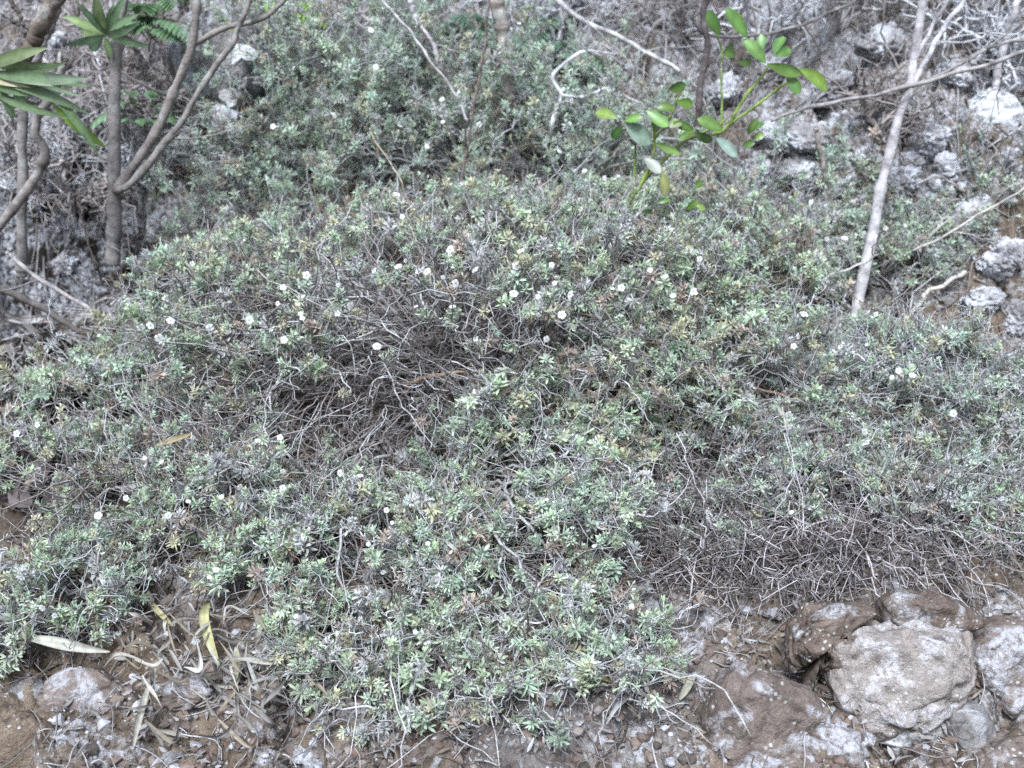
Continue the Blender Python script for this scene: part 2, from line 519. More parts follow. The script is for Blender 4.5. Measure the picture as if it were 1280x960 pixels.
def tangle(sh, roots, cen, rad, n, colr, r=.0011, L=(.06, .18), name='twig_tangle'):
    """dry interlaced twigs inside the shrub"""
    T = Tubes()
    cen = np.asarray(cen); rad = np.asarray(rad)
    for _ in range(n):
        p = cen + rad * unit(rng.normal(0, 1, 3)) * rng.random() ** .4
        p[2] = max(p[2], float(gbase(p[0], p[1])) - .01)
        rt = roots[rng.integers(len(roots))]
        dv = unit(unit(p - rt) * .8 + rng.normal(0, .65, 3) + np.array([0, 0, -.1]))
        L_ = rng.uniform(*L); d2 = unit(dv + rng.normal(0, .8, 3)); 
        cur = wob(bez(p, p + dv * L_ * .35, p + dv * L_ * .6 + rng.normal(0, .015, 3), p + dv * L_ * .6 + d2 * L_ * .4, 9), .006, 2)
        rr = r * rng.uniform(.5, 1.35)
        T.add(cur, np.linspace(rr, rr * .5, 9), (np.asarray(colr) * rng.uniform(.8, 1.4) if rng.random() < .4 else np.array((.24, .21, .205)) * rng.uniform(.45, 1.25)), 3)
    return T.build(name, M['twig'], sh)

def dome_tips(cen, rad, n, thr=.3, lump=.16, seed=0, keep=None, tilt=.8, gap=-.38):
    """points over an uneven dome, with their outward directions"""
    cen = np.asarray(cen, float); rad = np.asarray(rad, float)
    m = n * 6
    u = unit(rng.normal(0, 1, (m, 3))); u[:, 2] = np.abs(u[:, 2])
    k = (1 + lump * fbm(u * 2.6 + seed * 3.1, 3, seed)) * rng.uniform(.86, 1.04, m)
    p = cen + rad * u * k[:, None]
    e = u[:, 2] + .22 * vnoise(u * 4 + seed, seed + 50)
    ok = ~((e < thr) & (rng.random(m) > .08)) & ~((vnoise(p * 12, seed + 70) < gap) & (rng.random(m) < .85))
    if keep is not None:
        px, py, _ = proj(p); ok &= np.array([keep(a, b) for a, b in zip(px, py)])
    p, u = p[ok][:n], u[ok][:n]; m = len(p)
    p = p + np.array([0, 0, 1.]) * np.where(rng.random(m) < .07, rng.uniform(.02, .06, m), rng.exponential(.009, m))[:, None]
    g = gz(p[:, 0], p[:, 1]); low = p[:, 2] < g + .015
    p[low, 2] = (g + rng.uniform(.015, .04, m))[low]
    d = unit(unit(u / rad) * tilt + np.array([0, 0, .7]) + rng.normal(0, .3, (m, 3)))
    return p, d

# flower: five notched petals round a yellow eye, built once and copied
def flower_mesh():
    V, Fc, C = [], [], []
    off = 0
    for k in range(5):
        a = k * 2 * math.pi / 5
        D = np.array([math.cos(a), math.sin(a), .18]); 
        v, f, c = leaf_arrays([D * .0008], [D], [[0, 0, 1.]], .0058, .0056, (.9, .9, .91), .25, .15, (0, .3, .6, .85, 1), (.25, .7, 1.0, .95, .55))
        V.append(v); Fc.append(f + off); C.append(c); off += len(v)
    for k in range(6):
        a = k * math.pi / 3
        D = np.array([math.cos(a) * .3, math.sin(a) * .3, 1])
        v, f, c = leaf_arrays([[0, 0, 0]], [D], [[math.cos(a), math.sin(a), 0]], .0022, .0011, (.6, .5, .16), 0, 0, (0, .5, 1), (.8, 1, .5))
        V.append(v); Fc.append(f + off); C.append(c); off += len(v)
    return np.concatenate(V), np.concatenate(Fc), np.concatenate(C)
FV, FF, FC = flower_mesh()
_first_flower = []
def flowers(sh, tipinfo, pix, scale=1.0, extra=0):
    tp = np.array([t[0] for t in tipinfo]); ta = np.array([t[1] for t in tipinfo])
    px, py, dz = proj(tp)
    used = set(); spots = []
    for (x, y) in pix:
        cost = np.hypot(px - x, py - y) + (dz - dz.min()) * 420
        for k in np.argsort(cost):
            if k not in used: break
        used.add(int(k)); spots.append(int(k))
        if rng.random() < .8:      # a second bloom of the same cluster
            near = [m for m in np.argsort(np.linalg.norm(tp - tp[k], axis=1))[1:4] if int(m) not in used]
            if near: used.add(int(near[0])); spots.append(int(near[0]))
    free = [k for k in range(len(tp)) if k not in used]
    rng.shuffle(free); spots += free[:extra * 2]
    base = np.array(sh.location)
    for k in spots[:100]:
        n = unit(unit(CAM - tp[k]) * .8 + ta[k] * .7 + rng.normal(0, .7, 3))
        q = Vector(n).to_track_quat('Z', 'Y')
        if not _first_flower:
            o = mesh_obj('flower', FV, FF, M['petal'], sh, FC); _first_flower.append(o)
            me = o.data; co = np.array(FV, np.float32); me.vertices.foreach_set('co', co.ravel()); me.update()
        else:
            o = _first_flower[0].copy(); col.objects.link(o); o.parent = sh
        o.location = tp[k] + ta[k] * .012 + unit(CAM - tp[k]) * .022 - base
        o.rotation_mode = 'QUATERNION'; o.rotation_quaternion = q
        s = scale * .64 * rng.uniform(.6, 1.25); o.scale = (s, s, s)

# ------------------------------------------------------------------ ground
def axis(lo, hi, f0, f1, step, outer):
    a = np.arange(f0, f1, step)
    lo_ = f0 - np.geomspace(step, f0 - lo, outer); hi_ = f1 + np.geomspace(step, hi - f1, outer)
    return np.concatenate([lo_[::-1], a, hi_])
gx = axis(-40, 40, -1.3, 1.45, .0038, 40)
gy = axis(-30, 60, .8, 2.8, .0045, 40)
gy = np.unique(np.concatenate([gy, gy[(gy > .8) & (gy < 1.2)] + .00225]))
X, Y = np.meshgrid(gx, gy)
Z = gz(X, Y)
nx, ny = len(gx), len(gy)
i = np.arange(ny - 1)[:, None] * nx + np.arange(nx - 1)[None]
Fg = np.stack([i, i + 1, i + nx + 1, i + nx], -1).reshape(-1, 4)
shade_mask = np.zeros_like(X)  # shade beneath the shrubs and in the left recess, painted into the soil colour
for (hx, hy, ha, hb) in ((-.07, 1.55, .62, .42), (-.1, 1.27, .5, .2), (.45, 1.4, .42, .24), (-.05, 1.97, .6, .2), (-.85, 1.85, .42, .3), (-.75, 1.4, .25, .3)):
    shade_mask = np.maximum(shade_mask, 1 - sstep(.55, 1.15, np.hypot((X - hx) / ha, (Y - hy) / hb) + .18 * vnoise(np.stack([X * 9, Y * 9, 0 * X], -1), 77)))
hc = (1 - (.7 + .18 * (X < -.5)) * shade_mask).reshape(-1, 1) * np.ones((1, 3))  # painted shade goes deeper on the left side
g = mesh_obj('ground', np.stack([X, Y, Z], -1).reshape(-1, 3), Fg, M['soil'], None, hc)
tag(g, kind='structure')

# ------------------------------------------------------------------ rocks
def ico(sub):
    import bmesh
    bm = bmesh.new(); bmesh.ops.create_icosphere(bm, subdivisions=sub, radius=1)
    V = np.array([v.co[:] for v in bm.verts]); Fc = np.array([[v.index for v in f.verts] for f in bm.faces]); bm.free()
    return V, Fc
ICO = {k: ico(k) for k in (3, 4, 5, 6)}

def rock_arrays(cen, rx, ry, rz, seed, sub=5, facets=9, rough=.06):
    V, Fc = ICO[sub]; V = V.copy()
    r2 = np.random.default_rng(seed)
    for _ in range(facets):
        n = unit(r2.normal(0, 1, 3)); d = r2.uniform(.55, .85)
        s = V @ n - d
        V = V - np.where(s > 0, s * .88, 0)[:, None] * n
    V = V * (1 + .22 * fbm(V * 1.4 + seed, 3, seed)[:, None])
    V = V * (1 + rough * fbm(V * 6 + seed, 5, seed + 3, .62)[:, None] - 1.3 * rough * (1 - np.abs(fbm(V * 3.3 + seed, 3, seed + 6)))[:, None] ** 6)
    return V * np.array([rx, ry, rz]) + cen, Fc

def outline_rock(poly, depth, thick, seed, sub=6, rough=.07, back=.5):
    """rock whose face towards the viewer follows a polygon of photo pixels, standing at y=depth"""
    P = np.array([at(x, y, depth) for x, y in poly])
    cpx = np.mean(np.array(poly), 0); c = at(cpx[0], cpx[1], depth)
    a = (P - c) @ RT; b = (P - c) @ UP
    th = np.arctan2(b, a); rr = np.hypot(a, b); o = np.argsort(th); th, rr = th[o], rr[o]
    th = np.concatenate([th[-1:] - 2 * math.pi, th, th[:1] + 2 * math.pi]); rr = np.concatenate([rr[-1:], rr, rr[:1]])
    V, Fc = ICO[sub]; V = V.copy(); r2 = np.random.default_rng(seed)
    for _ in range(26):
        n_ = unit(r2.normal(0, 1, 3) * np.array([1, 1, .8])); n_[2] = -abs(n_[2]); s_ = V @ n_ - r2.uniform(.66, .9)
        V = V - np.where(s_ > 0, s_ * .9, 0)[:, None] * n_
    t = np.arctan2(V[:, 1], V[:, 0]); Rr = np.interp(t, th, rr)
    h = np.hypot(V[:, 0], V[:, 1]); 
    hh = np.clip(h, 0, 1) ** .55
    k = hh / (h + 1e-9)
    w = V[:, 2]
    w = np.sign(w) * np.abs(w) ** .75
    lump = 1 + .25 * fbm(V * 1.7 + seed, 3, seed)
    x_ = V[:, 0] * k * Rr; y_ = V[:, 1] * k * Rr
    d_ = -w * thick * lump
    d_ = np.where(d_ > 0, d_ * back, d_)
    P = c + x_[:, None] * RT + y_[:, None] * UP + d_[:, None] * FWD
    nrm = unit((V * np.array([1, 1, 1.4]))[:, :1] * RT + V[:, 1:2] * UP - V[:, 2:] * 1.4 * FWD)
    q = P * 13 + .35 * np.stack([vnoise(P * 30, 1), vnoise(P * 30, 2), vnoise(P * 30, 3)], -1)
    size = min(1.0, max(.42, Rr.mean() / .07))
    dsp = rough * size * (.16 * fbm(q + seed, 3, seed + 2) + .075 * fbm(P * 42 + seed, 5, seed + 4, .62) - .10 * (1 - np.abs(fbm(q * .8 + seed, 3, seed + 7))) ** 14 - .05 * sstep(.45, .8, vnoise(P * 60, seed + 17)))
    return P + nrm * dsp[:, None], Fc, c

def put_rock(poly, depth, thick, mat, label, seed, group=None, sub=6, rough=.07, name='rock'):
    if depth < 1.2: depth = float(ghit(*np.mean(np.array(poly), 0))[1]) + thick * .15
    V, Fc, c = outline_rock(poly, depth, thick, seed, sub, rough)
    o = mesh_obj(name, V, Fc, M[mat], None, None, True, c)
    return tag(o, label, 'rock', group)

# big rock at the lower right, with its mossy brown cap as a part
yb = float(ghit(1105, 850)[1]) + .02
br = thing('boulder', at(1105, 905, yb), 'large pale grey rock with a hollowed face, mossy brown top, at lower right', 'rock')
V, Fc, c = outline_rock([(1000, 815), (1008, 785), (1045, 768), (1080, 762), (1110, 760), (1165, 758), (1198, 766), (1208, 795), (1206, 822), (1190, 846), (1165, 870), (1130, 893), (1085, 908), (1045, 900), (1014, 868)], yb, .085, 5, 6, .1)
for hx, hy, hr, hd in ((1085, 828, .03, .014), (1128, 846, .012, .012), (1040, 818, .012, .012), (1160, 815, .016, .008), (1095, 872, .016, .008)):
    hc = at(hx, hy, yb - .06); dd = np.linalg.norm(V - hc, axis=1)
    V = V + FWD * (hd * np.exp(-(dd / hr) ** 2))[:, None]
mesh_obj('rock_face', V, Fc, M['rock_big'], br)
V, Fc, c = outline_rock([(968, 800), (985, 770), (1020, 752), (1060, 746), (1100, 752), (1095, 775), (1050, 778), (1020, 795), (1006, 830), (990, 855), (972, 835)], yb + .005, .05, 8, 6, .12)
mesh_obj('mossy_cap', V, Fc, M['rock_cap'], br)
V, Fc, c = outline_rock([(1085, 770), (1100, 748), (1150, 745), (1200, 757), (1212, 775), (1180, 782), (1130, 784)], yb + .01, .05, 12, 5, .2)
mesh_obj('mossy_cap', V, Fc, M['rock_cap'], br)
put_rock([(1072, 912), (1110, 898), (1165, 872), (1172, 900), (1160, 955), (1130, 950), (1095, 925)], .95, .035, 'rock_white', 'white crusted wedge of stone under the large grey rock', 21)
put_rock([(1168, 880), (1200, 872), (1230, 890), (1228, 925), (1190, 935), (1165, 915)], .96, .04, 'rock_grey', 'small grey stone right of the white crusted wedge', 22)
put_rock([(1205, 945), (1240, 922), (1290, 915), (1310, 960), (1290, 1000), (1220, 1000)], .88, .05, 'rock_brown', 'rounded brown stone in the bottom right corner', 23)
put_rock([(1200, 800), (1240, 770), (1300, 790), (1320, 860), (1270, 900), (1215, 870)], 1.03, .05, 'rock_brown', 'brown pitted rock at the right edge beside the large grey rock', 24)
put_rock([(880, 880), (930, 835), (990, 850), (1040, 890), (1090, 930), (1070, 990), (960, 1000), (890, 960)], .93, .05, 'rock_brown', 'low brown rock flecked with white, left of the large grey rock', 25)
put_rock([(40, 880), (90, 838), (150, 842), (175, 880), (160, 925), (110, 930), (65, 905)], .95, .03, 'rock_brown', 'low reddish brown rough stone at lower left, left of the dry leaf heap', 27)
put_rock([(1194, 440), (1225, 434), (1258, 452), (1264, 480), (1240, 497), (1215, 488)], 1.62, .04, 'rock_white', 'white crusted rock on brown soil at the right edge of the bank', 28)
put_rock([(215, 60), (235, 22), (290, 8), (340, 25), (345, 90), (320, 140), (270, 160), (230, 120)], 2.1, .1, 'rock_grey', 'grey boulder behind the thin forked stems at upper left', 29)
put_rock([(284, 60), (296, 50), (312, 55), (326, 68), (318, 80), (304, 76), (292, 86), (286, 74)], 1.97, .012, 'rock_white', 'white stone on the front of the upper left boulder', 30)
put_rock([(272, 116), (284, 110), (303, 118), (300, 128), (290, 139), (284, 130)], 1.94, .01, 'rock_white', 'smaller white stone below another white stone at upper left', 31)
put_rock([(265, 135), (290, 130), (305, 150), (295, 168), (268, 165)], 1.95, .03, 'rock_grey', 'grey stone under the small white stone at upper left', 32)
put_rock([(1232, 262), (1255, 250), (1285, 258), (1285, 288), (1245, 290)], 1.8, .03, 'rock_yellow', 'stone covered in yellowish green lichen at the right edge', 33)
put_rock([(1155, 222), (1175, 215), (1196, 235), (1190, 248), (1165, 244)], 1.86, .022, 'rock_white', 'small white rounded stone right of the pale sapling', 34)
put_rock([(1205, 120), (1240, 108), (1265, 130), (1262, 180), (1225, 195), (1195, 170)], 1.98, .06, 'rock_white', 'white lichened rock high on the right bank', 35)
put_rock([(1240, 160), (1275, 150), (1300, 180), (1290, 220), (1245, 215)], 1.93, .05, 'rock_grey', 'grey lichened rock at the right edge below the high white rock', 36)
bank = [(1080, 200, 30, 20), (1120, 225, 35, 22), (1000, 215, 38, 22), (1050, 235, 30, 18), (1165, 175, 34, 24), (1220, 230, 32, 22), (960, 170, 34, 22),
        (1040, 110, 38, 26), (1190, 100, 30, 22), (1100, 60, 40, 28), (960, 90, 36, 26), (880, 70, 32, 24), (1230, 40, 44, 32), (1170, 320, 34, 20), (1240, 330, 36, 22),
        (1270, 400, 34, 24), (1160, 420, 28, 14), (760, 30, 36, 28), (840, 30, 40, 26), (700, 20, 30, 22), (180, 120, 24, 18), (180, 40, 30, 22), (400, 20, 40, 30), (80, 330, 24, 14), (1130, 140, 30, 20), (1010, 40, 36, 28)]
bank += [(1150, 250, 46, 30), (1210, 280, 48, 34), (1100, 165, 44, 30), (1260, 320, 40, 28), (1010, 180, 50, 24), (1230, 375, 40, 22), (1180, 215, 30, 24), (950, 215, 40, 24), (1275, 215, 40, 34), (905, 120, 36, 26), (1060, 165, 40, 26), (1140, 200, 26, 20), (240, 190, 30, 22), (310, 190, 28, 20), (70, 60, 30, 24)]
for k, (x, y, w, h) in enumerate(bank):
    p = ghit(x, y)
    s = p[1] / F * .85
    V, Fc = rock_arrays(p + np.array([0, -.005, h * s * .1]), w * s, (w + h) * .5 * s, h * s * 1.25, 100 + k, 5, 12, .2)
    o = mesh_obj('rock', V, Fc, M['rock_bank'], None, None, True, p)
    tag(o, 'grey lichen speckled rock bedded in the bank behind the shrubs', 'rock', 'rocks bedded in the bank')

for k in range(46):
    x, y = [(rng.uniform(820, 1280), rng.uniform(745, 960)), (rng.uniform(0, 420), rng.uniform(850, 960)), (rng.uniform(420, 860), rng.uniform(880, 960))][0 if k < 26 else 1 if k < 38 else 2]
    if 985 < x < 1215 and 740 < y < 910: continue
    p = ghit(x, y); r = rng.uniform(.010, .034)
    V, Fc = rock_arrays(p - np.array([0, 0, r * .2]), r * rng.uniform(.9, 1.5), r, r * rng.uniform(.5, .8), 300 + k, 4, 12, .16)
    o = mesh_obj('rock', V, Fc, M['rock_brown' if k % 3 else 'rock_grey'], None, None, True, p)
    tag(o, 'rough brownish stone bedded in the soil along the bottom', 'rock', 'stones bedded in the front soil')

# ------------------------------------------------------------------ shrubs
def px_ground(px, py, Y):
    p = at(px, py, Y); return np.array([p[0], Y, float(gz(p[0], Y))])
NORMAL = dict(pale=.17, olive=.2, rust=.06)
FRONT = dict(pale=.2, olive=.08, rust=.06)
BACK = dict(pale=.12, olive=.1, rust=.04, tint=np.array((1.08, 1.1, 1.15)))
RIGHT = dict(pale=.26, olive=.06, rust=.06, tint=np.array((1.0, 1.0, 1.05)))

def roots_at(c, r, n):
    P = np.array(c)[None] + np.c_[rng.normal(0, r, (n, 2)), np.zeros(n)]
    P[:, 2] = gz(P[:, 0], P[:, 1]) - .005
    return P

# 1 main cushion
c1 = np.array([-.07, 1.58, float(gbase(-.07, 1.58))])
sh = thing('cushion_shrub', c1, 'broad silvery cushion shrub with white flowers in the middle, leafy dome over bare twigs', 'shrub')
rt = roots_at(c1 + np.array([0, -.05, 0]), .07, 8)
def open_face(x, y):
    if 415 < x < 600 and 370 < y < 505: return rng.random() < .05
    if 150 < x < 580 and 450 < y < 620: return rng.random() < .13
    if x > 790 and y > 530: return rng.random() < .22
    return True
tp, td = dome_tips(c1 + np.array([.03, 0, 0]), (.57, .37, .23), 2500, .3, .26, 1, open_face, .5, -.2)
a_, b_ = dome_tips(px_ground(700, 540, 1.32), (.14, .12, .13), 330, .1, .25, 60); tp, td = np.vstack([tp, a_]), np.vstack([td, b_])
a_, b_ = dome_tips(px_ground(820, 480, 1.42), (.12, .12, .12), 200, .2, .25, 61, open_face); tp, td = np.vstack([tp, a_]), np.vstack([td, b_])
ti = grow(sh, rt, tp, td, 60, NORMAL, .0108, .0030, 22)
tangle(sh, rt, c1 + np.array([0, -.1, .06]), (.44, .27, .12), 2300, (.47, .465, .475))
tangle(sh, rt, at(930, 600, 1.36), (.2, .11, .12), 1500, (.40, .36, .355))
flowers(sh, ti, [(322, 315), (335, 322), (388, 343), (361, 353), (394, 368), (398, 378), (355, 402), (355, 410), (319, 418), (413, 374), (165, 402), (100, 443), (181, 478), (176, 436), (449, 384), (492, 337), (557, 336), (537, 399), (538, 402), (666, 406), (704, 399), (667, 376), (707, 372), (637, 375), (813, 353), (837, 357), (872, 365), (697, 325), (495, 340), (280, 310), (605, 432), (640, 425), (590, 345), (783, 360), (878, 340), (984, 400), (1000, 390), (810, 350), (450, 320), (440, 255), (182, 340), (520, 345)], 1.1, 8)

# 2 front sprawling shrub, centre
c2 = px_ground(560, 690, 1.2)
sh = thing('sprawling_shrub', c2, 'low silvery sprawling shrub in front of the cushion shrub, branches spreading onto brown rock', 'shrub')
rt = roots_at(px_ground(560, 620, 1.27), .06, 7)
P, D = [], []
for (x, y, Y, a, b, h, n, s) in [(450, 660, 1.15, .2, .1, .085, 210, 3), (620, 740, 1.08, .16, .1, .09, 190, 4), (720, 700, 1.12, .12, .08, .1, 110, 5), (560, 800, 1.0, .2, .1, .06, 80, 6), (700, 830, .985, .15, .08, .05, 46, 7), (660, 600, 1.25, .17, .1, .1, 110, 8), (480, 720, 1.1, .14, .1, .09, 130, 9), (640, 920, .93, .18, .06, .025, 26, 10), (510, 890, .95, .14, .06, .03, 26, 30), (600, 890, .95, .16, .08, .03, 24, 70), (745, 880, .95, .1, .06, .03, 22, 71), (440, 920, .92, .07, .05, .025, 18, 72), (530, 950, .91, .12, .05, .02, 18, 74), (640, 965, .905, .12, .05, .02, 20, 75), (720, 930, .925, .1, .05, .025, 18, 76), (430, 850, .98, .08, .06, .05, 34, 77), (780, 800, 1.02, .09, .06, .045, 34, 73)]:
    a_, b_ = dome_tips(px_ground(x, y, Y), (a, b, h), int(n * 1.25), .15, .3, s, None, .9, -.02); P.append(a_); D.append(b_)
ti = grow(sh, rt, np.concatenate(P), np.concatenate(D), 46, FRONT, .0098, .0028, 21, .0012, .003, .024, (.53, .54, .56), 1.8, .35)
tangle(sh, rt, px_ground(520, 640, 1.2) + np.array([0, 0, .03]), (.32, .14, .06), 800, (.37, .335, .33), .0010)
tangle(sh, rt, px_ground(600, 850, .98), (.2, .1, .03), 260, (.5, .48, .485), .0010)
flowers(sh, ti, [(421, 567), (432, 558), (545, 626), (538, 680), (470, 693), (489, 627), (668, 770), (434, 800), (500, 590), (727, 668), (749, 712), (810, 706), (515, 520), (640, 560), (520, 700), (528, 740), (540, 798)], .85, 4)

# 3 front left shrub
c3 = px_ground(250, 640, 1.22)
sh = thing('sprawling_shrub', c3, 'loose silvery shrub at front left, above the heap of dry strap leaves', 'shrub')
rt = roots_at(px_ground(300, 600, 1.27), .05, 6)
P, D = [], []
for (x, y, Y, a, b, h, n, s) in [(300, 660, 1.16, .14, .1, .08, 150, 11), (190, 620, 1.22, .13, .1, .08, 120, 12), (360, 740, 1.08, .1, .08, .07, 90, 13), (330, 590, 1.26, .14, .08, .05, 40, 14), (130, 500, 1.42, .12, .08, .1, 90, 51), (220, 470, 1.42, .12, .08, .1, 90, 52), (240, 540, 1.32, .12, .07, .07, 70, 53), (70, 610, 1.27, .08, .06, .06, 50, 54), (400, 830, .99, .06, .05, .05, 40, 15), (160, 690, 1.15, .1, .06, .05, 50, 16)]:
    a_, b_ = dome_tips(px_ground(x, y, Y), (a, b, h), int(n * 1.25), .15, .3, s, None, .9, -.02); P.append(a_); D.append(b_)
ti = grow(sh, rt, np.concatenate(P), np.concatenate(D), 34, FRONT, .0098, .0028, 21, .0012, .003, .024, (.53, .54, .56), 1.8, .35)
tangle(sh, rt, px_ground(280, 610, 1.25) + np.array([0, 0, .03]), (.25, .14, .05), 420, (.37, .335, .33), .0010)
flowers(sh, ti, [(302, 557), (355, 604), (372, 607), (304, 614), (237, 549), (236, 558), (178, 590), (283, 603), (131, 663), (200, 655), (395, 778), (285, 740), (280, 602)], .85, 2)

# 4 left edge shrub
c4 = px_ground(20, 540, 1.36)
sh = thing('small_shrub', c4, 'small silvery shrub at the left edge above dark fallen leaves', 'shrub')
rt = roots_at(c4, .03, 4)
tp, td = dome_tips(c4, (.14, .1, .11), 140, .1, .25, 17)
ti = grow(sh, rt, tp, td, 12, NORMAL, .0098, .0028, 21, .0012, .0028, .026, (.5, .48, .485), 1.2)
flowers(sh, ti, [(16, 546), (12, 495), (34, 540)], 1.0, 1)
# 5 bottom left shrub
c5 = px_ground(70, 760, 1.06)
sh = thing('small_shrub', c5, 'small silvery shrub at lower left beside the white twisted dry leaf', 'shrub')
rt = roots_at(c5, .03, 4)
P, D = [], []
for (x, y, Y, a, b, h, n, s) in [(60, 745, 1.05, .1, .07, .08, 120, 18), (20, 790, 1.0, .06, .05, .05, 40, 19), (120, 720, 1.1, .06, .05, .05, 50, 29)]:
    a_, b_ = dome_tips(px_ground(x, y, Y), (a, b, h), n, .1, .25, s); P.append(a_); D.append(b_)
ti = grow(sh, rt, np.concatenate(P), np.concatenate(D), 16, FRONT, .0097, .0028, 20, .0012, .0028, .024, (.54, .55, .57), 2.0)
flowers(sh, ti, [(47, 750), (131, 663), (76, 790)], .85, 1)

# 6 right shrub
c6 = px_ground(1150, 640, 1.38)
sh = thing('twiggy_shrub', c6, 'fine grey twiggy shrub at the right, above the large grey rock', 'shrub')
rt = roots_at(px_ground(1060, 600, 1.4), .06, 7)
P, D = [], []
for (x, y, Y, a, b, h, n, s) in [(1130, 630, 1.38, .2, .15, .13, 480, 20), (1230, 720, 1.25, .18, .13, .10, 380, 21), (1160, 730, 1.2, .1, .08, .06, 130, 57), (1260, 760, 1.17, .1, .08, .05, 130, 58), (1030, 520, 1.45, .15, .12, .085, 260, 22), (960, 470, 1.5, .12, .1, .12, 170, 55), (1110, 540, 1.44, .13, .1, .1, 160, 56), (1290, 640, 1.36, .12, .12, .09, 160, 23), (930, 630, 1.28, .15, .09, .07, 130, 80), (1040, 690, 1.21, .13, .07, .06, 190, 81), (870, 690, 1.18, .09, .07, .05, 60, 82), (970, 540, 1.4, .13, .09, .1, 180, 83), (1180, 640, 1.38, .14, .1, .09, 160, 50)]:
    a_, b_ = dome_tips(px_ground(x, y, Y), (a, b, h), int(n * 1.4), .12, .2, s, lambda x, y: not (x < 1075 and y > 580) or rng.random() < .3); P.append(a_); D.append(b_)
ti = grow(sh, rt, np.concatenate(P), np.concatenate(D), 50, RIGHT, .0092, .0025, 16, .0010, .003, .024, (.53, .54, .57), 2.2)
tangle(sh, rt, at(1080, 650, 1.33), (.2, .12, .11), 1300, (.46, .43, .44), .0010)
tangle(sh, rt, px_ground(960, 760, 1.13) + np.array([0, 0, .02]), (.2, .07, .05), 700, (.46, .43, .45), .0010)
tangle(sh, rt, px_ground(1120, 760, 1.15) + np.array([0, 0, .02]), (.12, .06, .05), 350, (.46, .43, .45), .0010)
tangle(sh, rt, at(960, 680, 1.24), (.2, .09, .08), 1300, (.38, .36, .37), .0011)
flowers(sh, ti, [(1130, 466), (1145, 480), (1111, 534), (1131, 537), (1019, 515), (1211, 709), (974, 655), (1175, 520), (1062, 380), (1020, 455)], .95, 12)

# 7 back shrub
c7 = px_ground(560, 290, 1.97)
sh = thing('upright_shrub', c7, 'tall loose dull green shrub with upright shoots behind the cushion shrub', 'shrub')
rt = roots_at(c7, .12, 10)
P, D = [], []
for (x, y, Y, a, b, h, n, s) in [(560, 290, 1.98, .36, .2, .26, 900, 24), (420, 250, 2.02, .26, .18, .3, 600, 25), (740, 270, 1.98, .24, .16, .2, 420, 26), (320, 280, 1.95, .2, .14, .16, 260, 27), (500, 200, 2.08, .3, .1, .24, 360, 40), (880, 300, 1.85, .12, .1, .1, 130, 41), (960, 270, 1.9, .16, .12, .12, 120, 62), (660, 200, 2.1, .2, .1, .22, 120, 63)]:
    a_, b_ = dome_tips(px_ground(x, y, Y), (a, b, h * 1.06), int(n * .9), .0, .4, s, None, .35, -.1); P.append(a_); D.append(b_)
tp, td = np.concatenate(P), np.concatenate(D)
tp = tp + np.array([0, 0, 1.]) * rng.uniform(-.07, .08, (len(tp), 1))
ti = grow(sh, rt, tp, td, 80, BACK, .0106, .0026, 19, .0012, .0032, .04, (.45, .46, .47), .8, .8)
flowers(sh, ti, [(583, 122), (425, 160), (500, 65), (455, 30), (567, 172), (559, 120), (548, 198), (525, 110), (619, 240), (718, 226), (737, 242), (770, 243), (706, 165), (717, 210), (630, 30), (693, 45), (505, 175), (470, 95), (350, 160), (600, 265), (480, 45)], 1.0, 14)

# 8 back right shrub
c8 = px_ground(1060, 330, 1.72)
sh = thing('small_shrub', c8, 'low grey green shrub with tiny leaves around the foot of the pale sapling', 'shrub')
rt = roots_at(c8, .1, 7)
P, D = [], []
for (x, y, Y, a, b, h, n, s) in [(960, 330, 1.75, .16, .1, .12, 260, 33), (1080, 310, 1.78, .2, .1, .11, 300, 34), (1180, 290, 1.8, .12, .08, .08, 110, 35), (1000, 420, 1.62, .1, .07, .05, 80, 36)]:
    a_, b_ = dome_tips(px_ground(x, y, Y), (a, b, h), int(n * 1.5), .0, .25, s, None, .6); P.append(a_); D.append(b_)
ti = grow(sh, rt, np.concatenate(P), np.concatenate(D), 44, RIGHT, .0105, .0030, 14, .0011, .003, .03, (.47, .475, .49), .8, .6)
flowers(sh, ti, [(1048, 295), (1007, 250), (966, 232), (1000, 285), (1070, 290), (1058, 380), (1110, 270), (940, 300)], .9, 18)

# ------------------------------------------------------------------ stems and sticks drawn as tapered tubes
def px_curve(pts, Y, n=24, wobble=.002):
    C = []
    for k, q in enumerate(pts):
        C.append(at(q[0], q[1], q[2] if len(q) > 2 else Y))
    return wob(cat(C, n), wobble, 3)

GREYB = (.25, .23, .225); PALE = (.45, .43, .445); BROWN = (.15, .105, .08); WHITE = (.60, .60, .63); DARK = (.11, .095, .09); TAN = (.42, .35, .25)

def side_twigs(T, C, n, c, L=(.05, .15), r=.0012):
    for _ in range(n):
        k = rng.integers(3, len(C) - 1); g = unit(C[k] - C[k - 1])
        dv = unit(g * .7 + rng.normal(0, .6, 3)); L_ = rng.uniform(*L); d2 = unit(dv + rng.normal(0, .5, 3))
        cur = wob(bez(C[k], C[k] + dv * L_ * .4, C[k] + dv * L_ * .7, C[k] + dv * L_ * .6 + d2 * L_ * .4, 9), .004)
        T.add(cur, np.linspace(r, r * .5, 9), np.asarray(c) * rng.uniform(.7, 1.2), 4)

